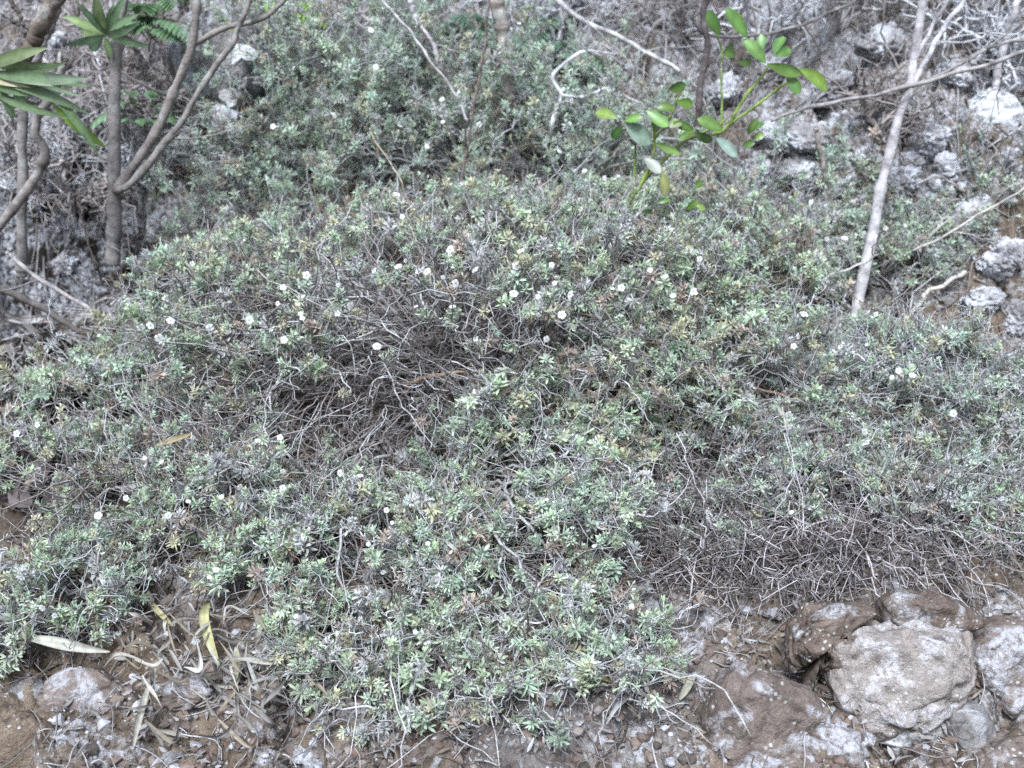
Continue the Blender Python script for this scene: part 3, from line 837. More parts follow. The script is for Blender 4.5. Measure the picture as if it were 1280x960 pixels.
def stick(name, label, cat_, pts, Y, r0, r1, c, parent=None, group=None, twigs=0, n=48, mat='bark', wobble=.002):
    C = px_curve(pts, Y, n, wobble); T = Tubes(); px = Y / F
    T.add(C, np.linspace(r0 * px, r1 * px, n) * (1 + .16 * vnoise(np.c_[np.linspace(0, n * .6, n) + rng.random() * 99, np.zeros(n), np.zeros(n)], 5) + .22 * np.exp(-((np.linspace(0, 1, n)[:, None] - rng.random(3)[None]) / .015) ** 2).sum(1)), c, 8)
    if twigs: side_twigs(T, C, twigs, c)
    o = T.build(name, M[mat], parent, None if parent else C[0])
    if not parent: tag(o, label, cat_, group)
    return o

def leaf_obj(name, items, mat, parent=None, origin=None, prof=LANCE):
    """items: (base px, tip px, width px, Y base, Y tip, colour, curl, roll)"""
    V, Fc, C, off = [], [], [], 0
    for (b, t, w, y0, y1, c, curl, roll) in items:
        p0, p1 = at(*b, y0), at(*t, y1)
        D = p1 - p0; L_ = np.linalg.norm(D)
        N = unit(CAM - p0); S = unit(np.cross(D, N)); N = unit(np.cross(S, unit(D)))
        N = unit(N * math.cos(roll) + S * math.sin(roll))
        v, f, cc = leaf_arrays([p0], [D], [N], L_ * (1 + .1 * abs(curl)), w * y0 / F, np.array([c]), curl, .3, LONG_ROWS, prof)
        v = v + N * 0.35 * curl * L_ * np.repeat(np.array(LONG_ROWS), 3)[:, None]
        V.append(v); Fc.append(f + off); C.append(cc); off += len(v)
    return mesh_obj(name, np.concatenate(V), np.concatenate(Fc), M[mat], parent, np.concatenate(C), True, origin)

def foot(px, py, Y):
    p = at(px, py, Y); return np.array([p[0], Y, float(gz(p[0], Y))])

# upper left forked sapling with a leafy tuft
t1 = thing('sapling', foot(143, 290, 1.78), 'greyish forked sapling at upper left with a tuft of narrow green leaves', 'tree')
stick('trunk', None, None, [(140, 330), (142, 286), (143, 190), (143, 95), (148, 45), (158, -20)], 1.78, 10, 6, GREYB, t1)
stick('branch', None, None, [(147, 240), (151, 232), (188, 175), (212, 128), (239, 64), (245, 0), (247, -30)], 1.77, 7, 4, (.23, .205, .195), t1)
stick('branch', None, None, [(148, 238), (165, 228), (202, 183), (232, 145), (259, 97), (286, 60), (302, 27), (318, -15)], 1.75, 5, 3, (.25, .23, .22), t1, twigs=3)
stick('branch', None, None, [(243, 55), (279, 35), (323, 25), (353, 3), (365, -12)], 1.77, 3.5, 2.5, (.21, .19, .18), t1)
lv = [((131, 43), (100, 5), 9), ((131, 43), (155, -4), 9), ((131, 46), (140, 75), 9), ((131, 44), (180, 30), 8), ((131, 44), (85, 58), 9), ((130, 42), (80, 18), 12), ((132, 42), (186, 62), 10), ((130, 44), (106, 66), 16), ((131, 40), (117, -2), 14), ((132, 40), (168, 18), 9), ((131, 42), (145, 5), 12), ((130, 43), (92, 40), 11), ((131, 44), (160, 40), 10), ((131, 43), (122, 12), 10)]
for k, (b, t, w) in enumerate(lv):
    c = np.array([(.21, .31, .18), (.17, .27, .15), (.27, .37, .17)][k % 3])
    leaf_obj('leaf', [(b, t, w, 1.76, 1.70 + .03 * (k % 4), c, .25, rng.uniform(-.5, .5))], 'green', t1)

# left edge leafy plant
t2 = thing('leafy_sapling', foot(28, 318, 1.72), 'left edge sapling with crooked stems and long arching green leaves', 'tree')
stick('stem', None, None, [(27, 345), (28, 316), (28, 200), (30, 128), (38, 80), (44, 60)], 1.72, 7.5, 5, (.24, .225, .22), t2)
stick('stem', None, None, [(-10, 290), (7, 272), (47, 215), (55, 188), (44, 161), (52, 135), (70, 112), (80, 80)], 1.66, 6.5, 4.5, (.24, .215, .205), t2)
stick('stem', None, None, [(10, 110), (35, 62), (47, 40), (68, 0), (76, -20)], 1.6, 9, 10, (.15, .12, .10), t2)
stick('stem', None, None, [(28, 128), (44, 74), (60, 35), (76, -15)], 1.68, 7, 6.5, (.28, .26, .265), t2)
stick('stem', None, None, [(-10, 10), (20, 28), (34, 45)], 1.7, 3, 2, DARK, t2)
stick('stem', None, None, [(10, -10), (25, 20), (36, 40)], 1.7, 3, 2, DARK, t2)
lv = [((-15, 92), (92, 102), 20, (.15, .22, .13)), ((-15, 98), (104, 126), 18, (.14, .2, .12)), ((60, 112), (132, 190), 15, (.16, .24, .13)), ((64, 128), (134, 192), 17, (.22, .36, .07)), ((-15, 85), (38, 58), 20, (.17, .22, .12)), ((-15, 105), (60, 118), 20, (.13, .2, .11)), ((20, 105), (30, 140), 18, (.2, .29, .19)), ((-12, 95), (85, 85), 14, (.18, .26, .14)), ((40, 95), (92, 104), 18, (.24, .31, .24)), ((-15, 102), (28, 104), 9, (.42, .38, .28)), ((0, 110), (20, 150), 15, (.16, .25, .14))]
lv += [((-10, 120), (48, 134), 14, (.15, .22, .12)), ((-8, 118), (70, 150), 12, (.14, .2, .12)), ((-10, 80), (58, 88), 16, (.19, .26, .15)), ((0, 100), (100, 112), 10, (.2, .27, .19))]
for k, (b, t, w, c) in enumerate(lv):
    c = np.array(c) * np.array((1.2, 1.2, 1.1))
    leaf_obj('leaf', [(b, t, w * .78, 1.55, 1.50 + .02 * (k % 4), c, .45, rng.uniform(-.45, .45))], 'green', t2)

# leafy fern-like greenery at the foot of the bank, upper left
def fern(label, cx, cy, Y, n, L, c):
    t = thing('fern', foot(cx, cy + 10, Y), label, 'plant')
    for k in range(n * 2):
        a = R(rng.uniform(5, 175)); q = at(cx, cy, Y) + rng.normal(0, .015, 3)
        d = np.array([math.cos(a), -.4 + rng.normal(0, .2), math.sin(a) * .6]); Lk = L * rng.uniform(.7, 1.2)
        Cc = bez(q, q + d * Lk * .4 + np.array([0, 0, Lk * .2]), q + d * Lk * .8, q + d * Lk + np.array([0, 0, -Lk * .25]), 12)
        T = Tubes(); T.add(Cc, [.0012, .0005], (.14, .16, .07), 4)
        f = T.build('frond', M['twig'], t)
        P, D, N, LL = [], [], [], []
        for j in range(2, 12):
            g = unit(Cc[min(j + 1, 11)] - Cc[j - 1])
            s = unit(np.cross(g, [0, 0, 1]))
            for sg in (-1, 1):
                P.append(Cc[j]); D.append(unit(g * .5 + s * sg)); N.append((0, 0, 1)); LL.append(Lk * .3 * math.sin(math.pi * (j - .5) / 12.5) + .006)
        LL = np.array(LL)
        V, Fq, Cl = leaf_arrays(np.array(P), np.array(D), np.array(N), LL, LL * .26, np.array(c) * 1.7 * rng.uniform(.8, 1.2, (len(P), 1)), .3, .2)
        mesh_obj('leaflet', V, Fq, M['green'], f, Cl)
fern('dull green fern behind the forked sapling at upper left', 195, 45, 2.0, 7, .09, (.10, .18, .09))
fern('yellowish green fern beside the upper left boulder', 360, 45, 2.12, 7, .1, (.17, .25, .08))
fern('small green fern low behind the left stems', 175, 140, 1.98, 5, .06, (.12, .2, .11))
fern('blue green broad fern in the gap behind the bleached branch', 690, 85, 2.2, 9, .12, (.14, .22, .16))
fern('blue green fern behind the top of the dull green shrub', 565, 55, 2.22, 8, .12, (.14, .22, .16))
fern('small green fern on the bank left of the pale sapling', 1120, 70, 2.15, 4, .06, (.16, .24, .12))

# bright green seedling
t3 = thing('green_sprig', foot(775, 292, 1.58), 'bright green sprig with rounded glossy leaflets rising behind the cushion shrub', 'plant')
GS = (.20, .28, .08)
YS = 1.58
stick('stem', None, None, [(770, 320), (779, 279), (791, 245), (815, 215), (855, 178), (890, 160), (907, 150)], YS, 3, 1.8, (.17, .2, .08), t3, wobble=.001)
stick('stem', None, None, [(890, 168), (907, 161), (927, 128), (945, 105), (961, 81)], YS, 2.6, 1.5, GS, t3, wobble=.001)
stick('stem', None, None, [(895, 170), (914, 155), (950, 128), (984, 104), (1000, 90)], YS, 2.2, 1.3, GS, t3, wobble=.001)
stick('stem', None, None, [(900, 165), (902, 141), (902, 100), (902, 67), (896, 42)], YS, 1.8, 1, GS, t3, wobble=.001)
stick('stem', None, None, [(790, 246), (792, 225), (794, 200), (793, 170)], YS, 2, 1.2, GS, t3, wobble=.001)
stick('stem', None, None, [(795, 242), (806, 220), (815, 200), (818, 178), (815, 150), (812, 135)], YS, 2.2, 1.2, (.24, .3, .07), t3, wobble=.001)
stick('stem', None, None, [(815, 178), (835, 150), (845, 128), (852, 110)], YS, 1.6, 1, GS, t3, wobble=.001)
G1, G2, G3, GP, GY = (.16, .30, .07), (.12, .235, .055), (.20, .35, .085), (.25, .34, .23), (.40, .43, .19)
lv = [((900, 44), (884, 13), 17, G1), ((934, 47), (909, 10), 20, G1), ((957, 79), (931, 47), 19, G3), ((903, 68), (922, 58), 22, G2), ((951, 65), (952, 42), 14, G1), ((968, 68), (979, 43), 18, G2), ((969, 70), (991, 60), 15, G2),
      ((922, 77), (943, 79), 13, G3), ((959, 80), (1003, 94), 17, G1), ((998, 86), (1042, 111), 22, G1), ((984, 94), (1000, 117), 17, G2), ((1003, 92), (975, 84), 12, GP),
      ((903, 163), (873, 147), 20, G1), ((867, 166), (894, 178), 14, G2), ((894, 171), (923, 196), 18, GP), ((867, 162), (843, 153), 13, G1), ((868, 164), (850, 172), 10, G2),
      ((771, 148), (742, 137), 17, G3), ((781, 151), (802, 145), 14, G1), ((778, 158), (763, 174), 13, G2), ((781, 154), (816, 180), 26, GP), ((808, 138), (836, 157), 20, G1), ((821, 135), (843, 133), 17, G2), ((836, 112), (858, 106), 17, G1), ((846, 127), (868, 131), 15, G2),
      ((818, 178), (851, 193), 11, G1), ((822, 166), (815, 150), 9, G3), ((838, 160), (850, 150), 22, GP), ((806, 198), (826, 216), 18, GP), ((826, 214), (835, 246), 18, GY), ((768, 282), (775, 300), 11, G1), ((822, 254), (838, 248), 9, G2), ((805, 262), (818, 266), 8, G2),
      ((838, 292), (850, 302), 12, G1), ((935, 168), (945, 150), 12, G2), ((940, 165), (955, 150), 12, G2), ((942, 172), (955, 168), 12, G3), ((868, 235), (880, 225), 12, G1), ((858, 262), (872, 250), 10, G2), ((870, 255), (882, 262), 10, G1), ((930, 182), (942, 178), 12, G1)]
for k, (b, t, w, c) in enumerate(lv):
    y0 = YS - .01 - .015 * ((k * 7) % 5) / 5
    leaf_obj('leaflet', [(b, t, w * .84, y0, y0 - rng.uniform(-.02, .02), np.array(c) * rng.uniform(.7, 1.2) * np.array([rng.uniform(.9, 1.25), 1, rng.uniform(.9, 1.3)]),   rng.uniform(.1, .4), rng.uniform(-.6, .6))], 'green', t3, None, OVAL)

# pale sapling on the right
t4 = thing('pale_sapling', foot(1058, 455, 1.6), 'pale bare forked sapling leaning on the right, standing over the low grey shrub', 'tree')
stick('trunk', None, None, [(1046, 510, 1.58), (1058, 450, 1.6), (1075, 370, 1.63), (1088, 310, 1.66), (1099, 249, 1.69), (1109, 202, 1.71), (1125, 145, 1.72), (1136, 114, 1.73), (1144, 67, 1.74), (1152, 0, 1.75), (1155, -30, 1.75)], 1.7, 8, 4.5, PALE, t4, n=60)
stick('branch', None, None, [(1132, 122), (1146, 97), (1162, 67), (1183, 30), (1206, 0), (1218, -15)], 1.73, 3.6, 3, (.5, .49, .52), t4)
stick('branch', None, None, [(1136, 112), (1142, 81), (1162, 40), (1186, 0), (1195, -15)], 1.735, 2.8, 2.2, PALE, t4)

STK = 'branch'
stick(STK, 'long thin grey branch lying across the pale sapling', 'branch', [(964, 151), (998, 139), (1052, 126), (1119, 114), (1203, 89), (1295, 60)], 1.7, 2.2, 2.6, (.3, .28, .28), twigs=5)
stick(STK, 'thin grey branch running up to the right edge above the long one', 'branch', [(1110, 118), (1170, 96), (1240, 60), (1300, 45)], 1.72, 2, 1.6, (.27, .25, .25), twigs=4)
stick(STK, 'pale upright dead stem in the top right corner', 'branch', [(1240, 140), (1248, 97), (1256, 57), (1270, 13), (1278, -20)], 1.95, 5, 3.5, PALE)
stick(STK, 'short weathered stub standing in the dark gap left of the pale sapling', 'branch', [(1020, 160), (1021, 168), (1028, 202), (1033, 249), (1036, 265)], 1.82, 3, 3, (.33, .29, .27))
stick(STK, 'thin arching grey twig at the foot of the pale sapling', 'branch', [(990, 392), (994, 384), (1025, 354), (1065, 333), (1099, 320)], 1.6, 2, 1.5, (.42, .4, .4), twigs=2)
stick(STK, 'short pale broken stick on brown soil right of the pale sapling', 'branch', [(1134, 399), (1150, 378), (1162, 364), (1206, 340)], 1.68, 2.2, 3.2, (.5, .46, .42))
stick(STK, 'slender pale twig slanting to the right edge above the brown soil', 'branch', [(1130, 320), (1146, 311), (1186, 292), (1240, 259), (1285, 232)], 1.68, 1.8, 1.4, (.45, .42, .4), twigs=4)
stick(STK, 'white crooked bleached branch in the gap behind the dull green shrub', 'branch', [(680, 185), (685, 170), (697, 134), (702, 119), (690, 97), (704, 81), (731, 64), (750, 70)], 1.98, 3, 2, WHITE, twigs=2, n=36, wobble=.001)
stick(STK, 'white forked side branch beside the crooked bleached branch', 'branch', [(702, 119), (724, 122), (761, 112), (800, 128)], 1.97, 2.2, 1.4, (.5, .5, .52), twigs=3)
stick(STK, 'grey brown upright trunk at the top centre behind the dull green shrub', 'branch', [(640, 140), (637, 90), (630, 50), (623, 0), (620, -20)], 2.02, 8, 9, (.32, .28, .26))
stick(STK, 'straight pale branch slanting down from the top centre', 'branch', [(690, -5), (727, 24), (781, 50), (811, 67), (850, 90)], 2.05, 3.2, 2.5, (.5, .49, .5), twigs=3)
stick(STK, 'thin dark upright stem rising through the dull green shrub', 'branch', [(568, 300), (569, 282), (590, 144), (605, 67), (610, -5)], 1.8, 2, 1.4, (.2, .15, .14), twigs=3)
stick(STK, 'long thin grey stem leaning left through the dull green shrub', 'branch', [(470, -10), (500, 25), (526, 57), (560, 105), (586, 151)], 1.85, 1.6, 1.6, (.5, .48, .485))
stick(STK, 'pale twisted branch at the top left of the dull green shrub', 'branch', [(512, -5), (518, 20), (540, 55), (553, 90)], 1.95, 3.4, 3, (.52, .5, .52), twigs=2)
stick(STK, 'dark thick stick lying at the left edge', 'branch', [(-15, 351), (0, 359), (67, 394), (114, 421)], 1.5, 5, 4, (.13, .115, .11), mat='twig')
stick(STK, 'pale stick lying above the dark thick stick at left', 'branch', [(8, 315), (13, 320), (50, 349), (107, 384), (120, 392)], 1.52, 2.5, 3, (.36, .33, .33), twigs=2)
stick(STK, 'straw coloured dry stalk on the crown of the cushion shrub, left of centre', 'stalk', [(462, 160), (470, 175), (499, 222), (515, 260), (528, 296)], 1.62, .8, 1.3, (.52, .45, .36))
stick(STK, 'tan dry stalk on the crown of the cushion shrub, right of centre', 'stalk', [(665, 325), (675, 302), (688, 280), (700, 255)], 1.6, 1.3, .8, TAN)
stick(STK, 'thick twisted grey stem lying at the bottom beside the dry strap leaves', 'branch', [(355, 880), (362, 905), (372, 930), (385, 975)], .95, 4, 5, (.34, .30, .31))
stick(STK, 'long tan root running along the bottom edge', 'root', [(468, 965), (500, 945), (530, 930), (570, 925), (600, 940)], .93, 2.4, 1.6, (.34, .24, .16), twigs=2)
stick(STK, 'brown thicker branch bowed along the front edge of the cushion dome', 'branch', [(505, 482), (535, 472), (568, 466), (600, 470)], 1.27, 3.2, 2, (.22, .15, .1))
stick(STK, 'long reddish brown branch slanting down through the bare twigs at right', 'branch', [(900, 470), (960, 490), (1010, 508), (1060, 540), (1110, 590)], 1.33, 2, 1.3, (.24, .16, .13), twigs=4)
stick(STK, 'forked dark branch at the top right of the green sprig', 'branch', [(872, 160), (876, 110), (884, 60), (880, 20), (884, -10)], 1.92, 4.5, 3.5, (.12, .1, .1), twigs=3)
stick(STK, 'dark thin branch curving behind the tip of the green sprig', 'branch', [(870, 22), (880, 42), (940, 44), (990, 35), (1060, 5), (1080, -8)], 1.95, 2.2, 1.6, (.17, .15, .15), twigs=5)

# bare dead bushes filling the top of the bank
def dead_bush(label, px, py, Y, n, H, c, spread=.6):
    q = ghit(px, py); q = q if Y is None else foot(px, py, Y)
    t = thing('dead_bush', q, label, 'bush', 'bare dead bushes along the top of the bank')
    for k in range(n):
        T = Tubes()
        d = unit(np.array([rng.normal(0, spread), rng.normal(-.2, .35), rng.uniform(.4, 1)])); L_ = H * rng.uniform(.6, 1.2)
        C = wob(bez(q, q + d * L_ * .3, q + d * L_ * .7 + rng.normal(0, .04, 3), q + d * L_ + rng.normal(0, .06, 3), 16), .012, 2)
        cc = np.array(c) * rng.uniform(.75, 1.25); r = rng.uniform(.0026, .005)
        T.add(C, np.linspace(r, r * .4, 16), cc, 5)
        for _ in range(7):
            j = rng.integers(4, 15); g = unit(C[j] - C[j - 1]); dv = unit(g + rng.normal(0, .55, 3)); l2 = L_ * rng.uniform(.2, .5)
            C2 = wob(bez(C[j], C[j] + dv * l2 * .3, C[j] + dv * l2 * .7, C[j] + dv * l2 + rng.normal(0, .03, 3), 10), .008, 2)
            T.add(C2, np.linspace(r * .55, r * .25, 10), cc, 4)
            for _ in range(3):
                j2 = rng.integers(3, 9); dv2 = unit(unit(C2[j2] - C2[j2 - 1]) + rng.normal(0, .6, 3)); l3 = l2 * rng.uniform(.3, .6)
                T.add(wob(bez(C2[j2], C2[j2] + dv2 * l3 * .3, C2[j2] + dv2 * l3 * .7, C2[j2] + dv2 * l3, 7), .005), np.linspace(r * .3, r * .18, 7), cc * rng.uniform(.8, 1.2), 3)
        T.build('stem', M['twig'], t)
DL = [(700, 60, 'tangled grey dead bush at the top centre'), (800, 70, 'pale dead bush left of the tip of the green sprig'), (860, 60, 'thin dead bush behind the green sprig'), (960, 60, 'pale dead bush right of the tip of the green sprig'), (1050, 40, 'dense grey dead bush at the top, left of the pale sapling'),
      (1190, 50, 'brittle dead bush at the top, right of the pale sapling'), (1270, 80, 'dead bush in the top right corner'), (110, 170, 'leafless grey bush between the two left saplings'), (230, 170, 'leafless thin bush under the upper left boulder'), (60, 250, 'low dead bush at the foot of the left edge sapling'), (430, 40, 'pale dead bush behind the top left of the dull green shrub'), (1100, 180, 'low dead bush in the rocks behind the pale sapling'), (1230, 150, 'low dead bush among white rocks at the right edge')]
DL += [(30, 215, 'dark leafless bush in the shadow between the left edge stems'), (95, 265, 'brittle grey bush in front of the left sapling feet'), (200, 250, 'leafless grey bush right of the forked sapling foot'), (70, 130, 'dark thin bush behind the left edge leaves'), (180, 80, 'thin dark bush behind the forked sapling stems'), (640, 110, 'low pale dead bush around the foot of the grey brown upright trunk')]
for k, (x, y, lab) in enumerate(DL):
    dead_bush(lab, x, y, None, 8, .22 if k < 7 else .15, [(.53, .54, .57), (.44, .41, .41), (.32, .285, .28)][k % 3])

# ------------------------------------------------------------------ dry leaves
def dry_leaf(label, pts, w, c, Y=None, group=None, name='dry_leaf', twist=1.0, lift=.008):
    """strap leaf along a pixel path lying on the ground / on the twigs"""
    C = []
    for q in pts:
        if Y is None:
            p = ghit(q[0], q[1]) + np.array([0, 0, lift * .5]) + unit(CAM - ghit(q[0], q[1])) * lift
        else: p = at(q[0], q[1], Y)
        C.append(p)
    n = 15; C = cat(C, n); T = unit(np.gradient(C, axis=0)); N0 = unit(CAM - C)
    S = unit(np.cross(T, N0)); N0 = np.cross(S, T)
    a = twist * np.sin(np.linspace(0, rng.uniform(2, 4), n) + rng.uniform(0, 6)) * .9
    S2 = S * np.cos(a)[:, None] + N0 * np.sin(a)[:, None]; N2 = np.cross(S2, T)
    u = np.linspace(0, 1, n); hw = .5 * w * C[:, 1] / F * np.clip(np.sin(np.pi * np.clip(u * .93 + .05, 0, 1)) ** .7, .06, 1)
    off = []
    cols = []
    for j, e in enumerate((-1, -.5, 0, .5, 1)):
        off.append(C + S2 * (hw * e)[:, None] + N2 * (hw * (.45 * e * e))[:, None]); cols.append(np.array(c)[None] * (np.array([.82, 1.05, .8, 1.05, .82])[j]) * (1 + .15 * vnoise(np.c_[u * 9, u * 0 + j, u * 0], j))[:, None])
    V = np.stack(off, 1).reshape(-1, 3); CC = np.stack(cols, 1).reshape(-1, 3)
    q = np.array([[i * 5 + j, i * 5 + j + 1, i * 5 + j + 6, i * 5 + j + 5] for i in range(n - 1) for j in range(4)])
    o = mesh_obj(name, V, q, M['dry'], None, CC, True, C[0])
    return tag(o, label, 'dry leaf', group)

dry_leaf('white twisted dry leaf lying at lower left', [(30, 818), (65, 824), (105, 830), (141, 836)], 17, (.52, .52, .46), twist=.7, lift=.045)
dry_leaf('yellow upright dry leaf in the heap at lower left', [(262, 765), (257, 785), (264, 815), (276, 846)], 15, (.55, .52, .28), twist=.3, lift=.03)
dry_leaf('short yellow dry leaf left of the upright yellow one', [(186, 758), (200, 775), (218, 792)], 9, (.5, .46, .25), twist=.3, lift=.02)
dry_leaf('pale greenish dry leaf standing right of the yellow upright one', [(296, 818), (298, 838), (296, 860)], 12, (.45, .44, .3), twist=.3, lift=.02)
dry_leaf('long greyish dry leaf hanging to the bottom edge at lower left', [(188, 866), (180, 890), (172, 920), (168, 945)], 11, (.48, .46, .4), twist=.5, lift=.02)
dry_leaf('pale pointed dry leaf hanging in the bare twigs at right', [(971, 506), (985, 528), (1000, 550), (1010, 566)], 10, (.62, .6, .5), 1.28, twist=.3)
dry_leaf('narrow tan dry leaf in the twigs right of the pale pointed leaf', [(1029, 520), (1050, 535), (1073, 549)], 8, (.48, .42, .33), 1.3, twist=.4)
dry_leaf('pale striped dry leaf on brown rock near the bottom, right of centre', [(849, 880), (860, 862), (869, 846)], 12, (.55, .54, .44), twist=.3, lift=.012)
dry_leaf('small yellow green leaf beside the pale striped one', [(852, 838), (853, 850), (856, 862)], 7, (.46, .47, .2), twist=.2, lift=.015)
dry_leaf('tan curved dry leaf on brown rock at bottom centre', [(724, 853), (745, 852), (778, 861)], 7, (.46, .36, .2), twist=.3, lift=.012)
dry_leaf('grey curled dry leaf pointing up from the bottom centre', [(757, 915), (770, 893), (785, 880), (803, 871)], 9, (.46, .46, .47), twist=.5, lift=.02)
dry_leaf('pale narrow dry leaf under the front shrub at bottom centre', [(628, 844), (648, 842), (666, 834)], 9, (.55, .54, .5), twist=.3, lift=.02)
dry_leaf('white hanging dry leaf in front of the small dark hollow at centre left', [(474, 700), (482, 712), (489, 722)], 8, (.55, .54, .46), 1.07, twist=.3)
dry_leaf('thin pale dry leaf standing in the front shrub left of centre', [(500, 745), (503, 775), (513, 802)], 7, (.46, .45, .44), 1.02, twist=.4)
dry_leaf('white broken leaf high in the front shrub at centre', [(553, 674), (566, 684), (574, 692)], 6, (.6, .6, .57), 1.05, twist=.3)
dry_leaf('pale horizontal dry leaf below the dark thick stick at left', [(40, 471), (60, 468), (85, 474)], 9, (.52, .5, .44), twist=.3)
dry_leaf('olive dry leaf under the bare twigs at left', [(195, 556), (215, 550), (240, 542)], 9, (.34, .29, .17), 1.24, twist=.3)
heap = []
for k in range(110):     # strap leaves of the heap at lower left
    x, y = rng.normal(275, 80), rng.normal(845, 48)
    if not (150 < x < 410 and 760 < y < 950): continue
    a = rng.uniform(0, 6.28); L_ = rng.uniform(25, 62); b = rng.normal(0, 14)
    dx, dy = math.cos(a) * L_, math.sin(a) * L_ * .8
    c = [(.52, .49, .43), (.40, .38, .36), (.58, .57, .54), (.42, .36, .28)][k % 4]
    dry_leaf('greyish curled strap leaf in the dry heap at lower left', [(x - dx / 2, y - dy / 2), (x + b * .6, y + b), (x + dx / 2, y + dy / 2)], rng.uniform(2.5, 9), np.array(c) * rng.uniform(.4, 1.1), None, 'strap leaves in the dry heap at lower left', lift=rng.uniform(.006, .045))
for k in range(70):     # greyish fallen leaves at the left
    x, y = rng.uniform(-10, 150), rng.uniform(425, 520) if k % 2 else rng.uniform(390, 560)
    a = rng.normal(.1, .5); L_ = rng.uniform(22, 60)
    dx, dy = math.cos(a) * L_, math.sin(a) * L_
    c = [(.36, .35, .34), (.3, .27, .23), (.42, .41, .41), (.25, .21, .17)][k % 4]
    dry_leaf('grey narrow fallen leaf in the litter at the left edge', [(x - dx / 2, y - dy / 2), (x, y + rng.normal(0, 5)), (x + dx / 2, y + dy / 2)], rng.uniform(6, 12), np.array(c) * rng.uniform(.6, 1.1), None, 'narrow fallen leaves at the left edge', lift=rng.uniform(.004, .03))
for k in range(34):     # broad dark leaves
    x, y = rng.uniform(-5, 120), rng.uniform(545, 650)
    a = rng.uniform(0, 6.28); L_ = rng.uniform(26, 42)
    dx, dy = math.cos(a) * L_, math.sin(a) * L_
    c = [(.17, .135, .125), (.23, .2, .2), (.13, .1, .09), (.3, .27, .27)][k % 4]
    dry_leaf('broad dark brown fallen leaf at the left edge', [(x - dx / 2, y - dy / 2), (x, y), (x + dx / 2, y + dy / 2)], rng.uniform(20, 30), np.array(c) * rng.uniform(.7, 1.1), None, 'broad dark fallen leaves at the left edge', lift=rng.uniform(.004, .02), twist=.5)

# ------------------------------------------------------------------ litter nobody could count
T = Tubes()
N = 9000
ys = np.concatenate([rng.uniform(.85, 1.6, 1500), rng.uniform(1.6, 2.7, N - 1500)])
xs = rng.uniform(-1, 1, N) * (.55 * ys)
ang = rng.uniform(0, 6.28, N); Ls = np.where(ys > 1.6, rng.uniform(.04, .17, N), rng.uniform(.015, .07, N))
dxy = np.c_[np.cos(ang), np.sin(ang)] * Ls[:, None]
t6 = np.linspace(0, 1, 7)
bow = rng.normal(0, .16, (N, 1)) * np.sin(t6 * 3.1416)[None] + rng.normal(0, .06, (N, 1)) * np.sin(t6 * 6.283)[None]
CX = xs[:, None] + dxy[:, :1] * t6 - dxy[:, 1:] * bow; CY = ys[:, None] + dxy[:, 1:] * t6 + dxy[:, :1] * bow
G0 = gz(CX, CY); lin = G0[:, :1] * (1 - t6) + G0[:, -1:] * t6
CZ = np.where(ys[:, None] > 1.6, lin * .7 + G0 * .3, lin * .85 + G0 * .15) + rng.uniform(.001, .02, (N, 1)) + np.sin(t6 * 3.14)[None] * rng.uniform(0, .03, (N, 1)) * np.where(ys > 1.6, 1, .2)[:, None] + t6[None] * rng.uniform(0, .05, (N, 1)) * (ys > 1.6)[:, None]
for k in range(N):
    if (xs[k] > .45 and ys[k] > 1.5 and rng.random() < .8) or (xs[k] < -.5 and 1.6 < ys[k] < 2.08 and rng.random() < .88): continue
    c = np.array([(.38, .365, .375), (.29, .265, .26), (.19, .15, .13), (.48, .465, .485)][k % 4]) * rng.uniform(.6, 1.2)
    r = rng.uniform(.0006, .0019) * (1.15 if ys[k] > 1.6 else .8)
    T.add(np.c_[CX[k], CY[k], CZ[k]], [r, r * .5], c, 3)
o = T.build('twig_litter', M['twig']); tag(o, 'dead twigs scattered over soil and bank', 'twig litter', kind='stuff')
# leaf crumbs
n = 15000
x = rng.uniform(-1, 1, n); y = np.where(rng.random(n) < .35, rng.uniform(.85, 1.6, n), rng.uniform(1.6, 2.7, n)); x = x * .55 * y
kp = ~((x < -.5) & (y > 1.6) & (y < 2.08) & (rng.random(n) < .85)); x, y = x[kp], y[kp]; n = len(x)
z = gz(x, y) + rng.uniform(.001, .012, n)
D = rng.normal(0, 1, (n, 3)); D[:, 2] *= .5
Nn = rng.normal(0, .5, (n, 3)) + np.array([0, -.4, .8])
cc = np.array([(.36, .33, .30), (.24, .185, .15), (.50, .49, .50), (.42, .40, .40)])[rng.integers(0, 4, n)] * rng.uniform(.6, 1.2, (n, 1))
big = np.where(y > 1.6, rng.uniform(1, 2.2, n), 1)
V, Fq, Cc = leaf_arrays(np.c_[x, y, z], D, Nn, rng.uniform(.006, .018, n) * big, rng.uniform(.002, .005, n) * big, cc, rng.uniform(-.4, .6, n))
o = mesh_obj('leaf_litter', V, Fq, M['dry'], None, Cc); tag(o, 'crumbled dead leaves scattered over soil and bank', 'leaf litter', kind='stuff')
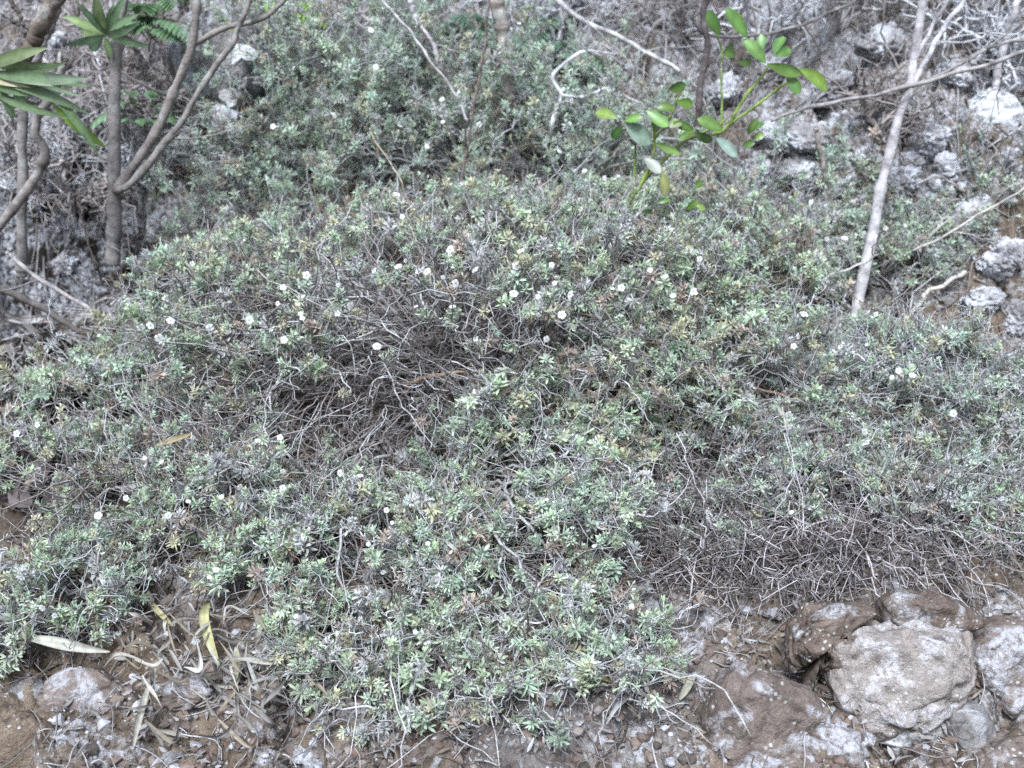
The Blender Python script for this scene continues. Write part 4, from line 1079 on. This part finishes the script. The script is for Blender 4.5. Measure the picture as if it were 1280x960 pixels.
# grit
V0, F0 = ICO[3] if False else ico(1)
n = 9000
x = rng.uniform(-1, 1, n); y = .85 + .75 * rng.random(n) ** 1.5; x = x * .52 * y; z = gz(x, y)
s = .0012 + .0075 * rng.random(n) ** 4
Vv = (V0[None] * (1 + rng.uniform(-.3, .3, (n, len(V0), 1))) * s[:, None, None] * np.array([1, 1, .7]) + np.c_[x, y, z][:, None])
Fv = (F0[None] + (np.arange(n) * len(V0))[:, None, None]).reshape(-1, 3)
cc = np.array([(.17, .135, .12), (.24, .21, .2), (.12, .1, .09), (.2, .15, .13), (.15, .12, .105), (.42, .42, .45)])[rng.integers(0, 6, n)] * rng.uniform(.7, 1.2, (n, 1))
o = mesh_obj('gravel', Vv.reshape(-1, 3), Fv, M['twig'], None, np.repeat(cc, len(V0), 0), False); tag(o, 'fine gravel crumbs on the brown soil', 'gravel', kind='stuff')

# ------------------------------------------------------------------ light, sky, camera
SUN_EL, SUN_AZ = R(57), R(194)     # azimuth measured from +Y clockwise
w = bpy.data.worlds.new('World'); scene.world = w; w.use_nodes = True
nt = w.node_tree; bg = nt.nodes['Background']
sky = nt.nodes.new('ShaderNodeTexSky'); sky.sky_type = 'NISHITA'; sky.sun_disc = False
sky.sun_elevation = SUN_EL; sky.sun_rotation = SUN_AZ
sky.air_density = 1.5; sky.dust_density = 10.0; sky.ozone_density = 10.0
nt.links.new(sky.outputs[0], bg.inputs['Color']); bg.inputs['Strength'].default_value = .15
sd = bpy.data.lights.new('sun', 'SUN'); sd.energy = 5.0; sd.angle = R(20); sd.color = (.88, .95, 1.0)
so = bpy.data.objects.new('sun', sd); col.objects.link(so)
dv = Vector((math.sin(SUN_AZ) * math.cos(SUN_EL), math.cos(SUN_AZ) * math.cos(SUN_EL), math.sin(SUN_EL)))
so.rotation_euler = dv.to_track_quat('Z', 'Y').to_euler(); so.location = (0, 0, 5)

cd = bpy.data.cameras.new('camera'); co = bpy.data.objects.new('camera', cd); col.objects.link(co)
co.location = CAM; co.rotation_euler = (R(90) - PITCH, 0, 0)
cd.sensor_width = 36; cd.lens = 36 * F / 1280
cd.clip_start = .02; cd.clip_end = 200
cd.dof.use_dof = True; cd.dof.focus_distance = 1.2; cd.dof.aperture_fstop = 5.6
scene.camera = co
scene.view_settings.view_transform = 'Standard'; scene.view_settings.look = 'None'
scene.view_settings.exposure = 0; scene.view_settings.gamma = 1
scene.cycles.use_denoising = False; scene.cycles.max_bounces = 8; scene.cycles.diffuse_bounces = 6; scene.cycles.transmission_bounces = 6
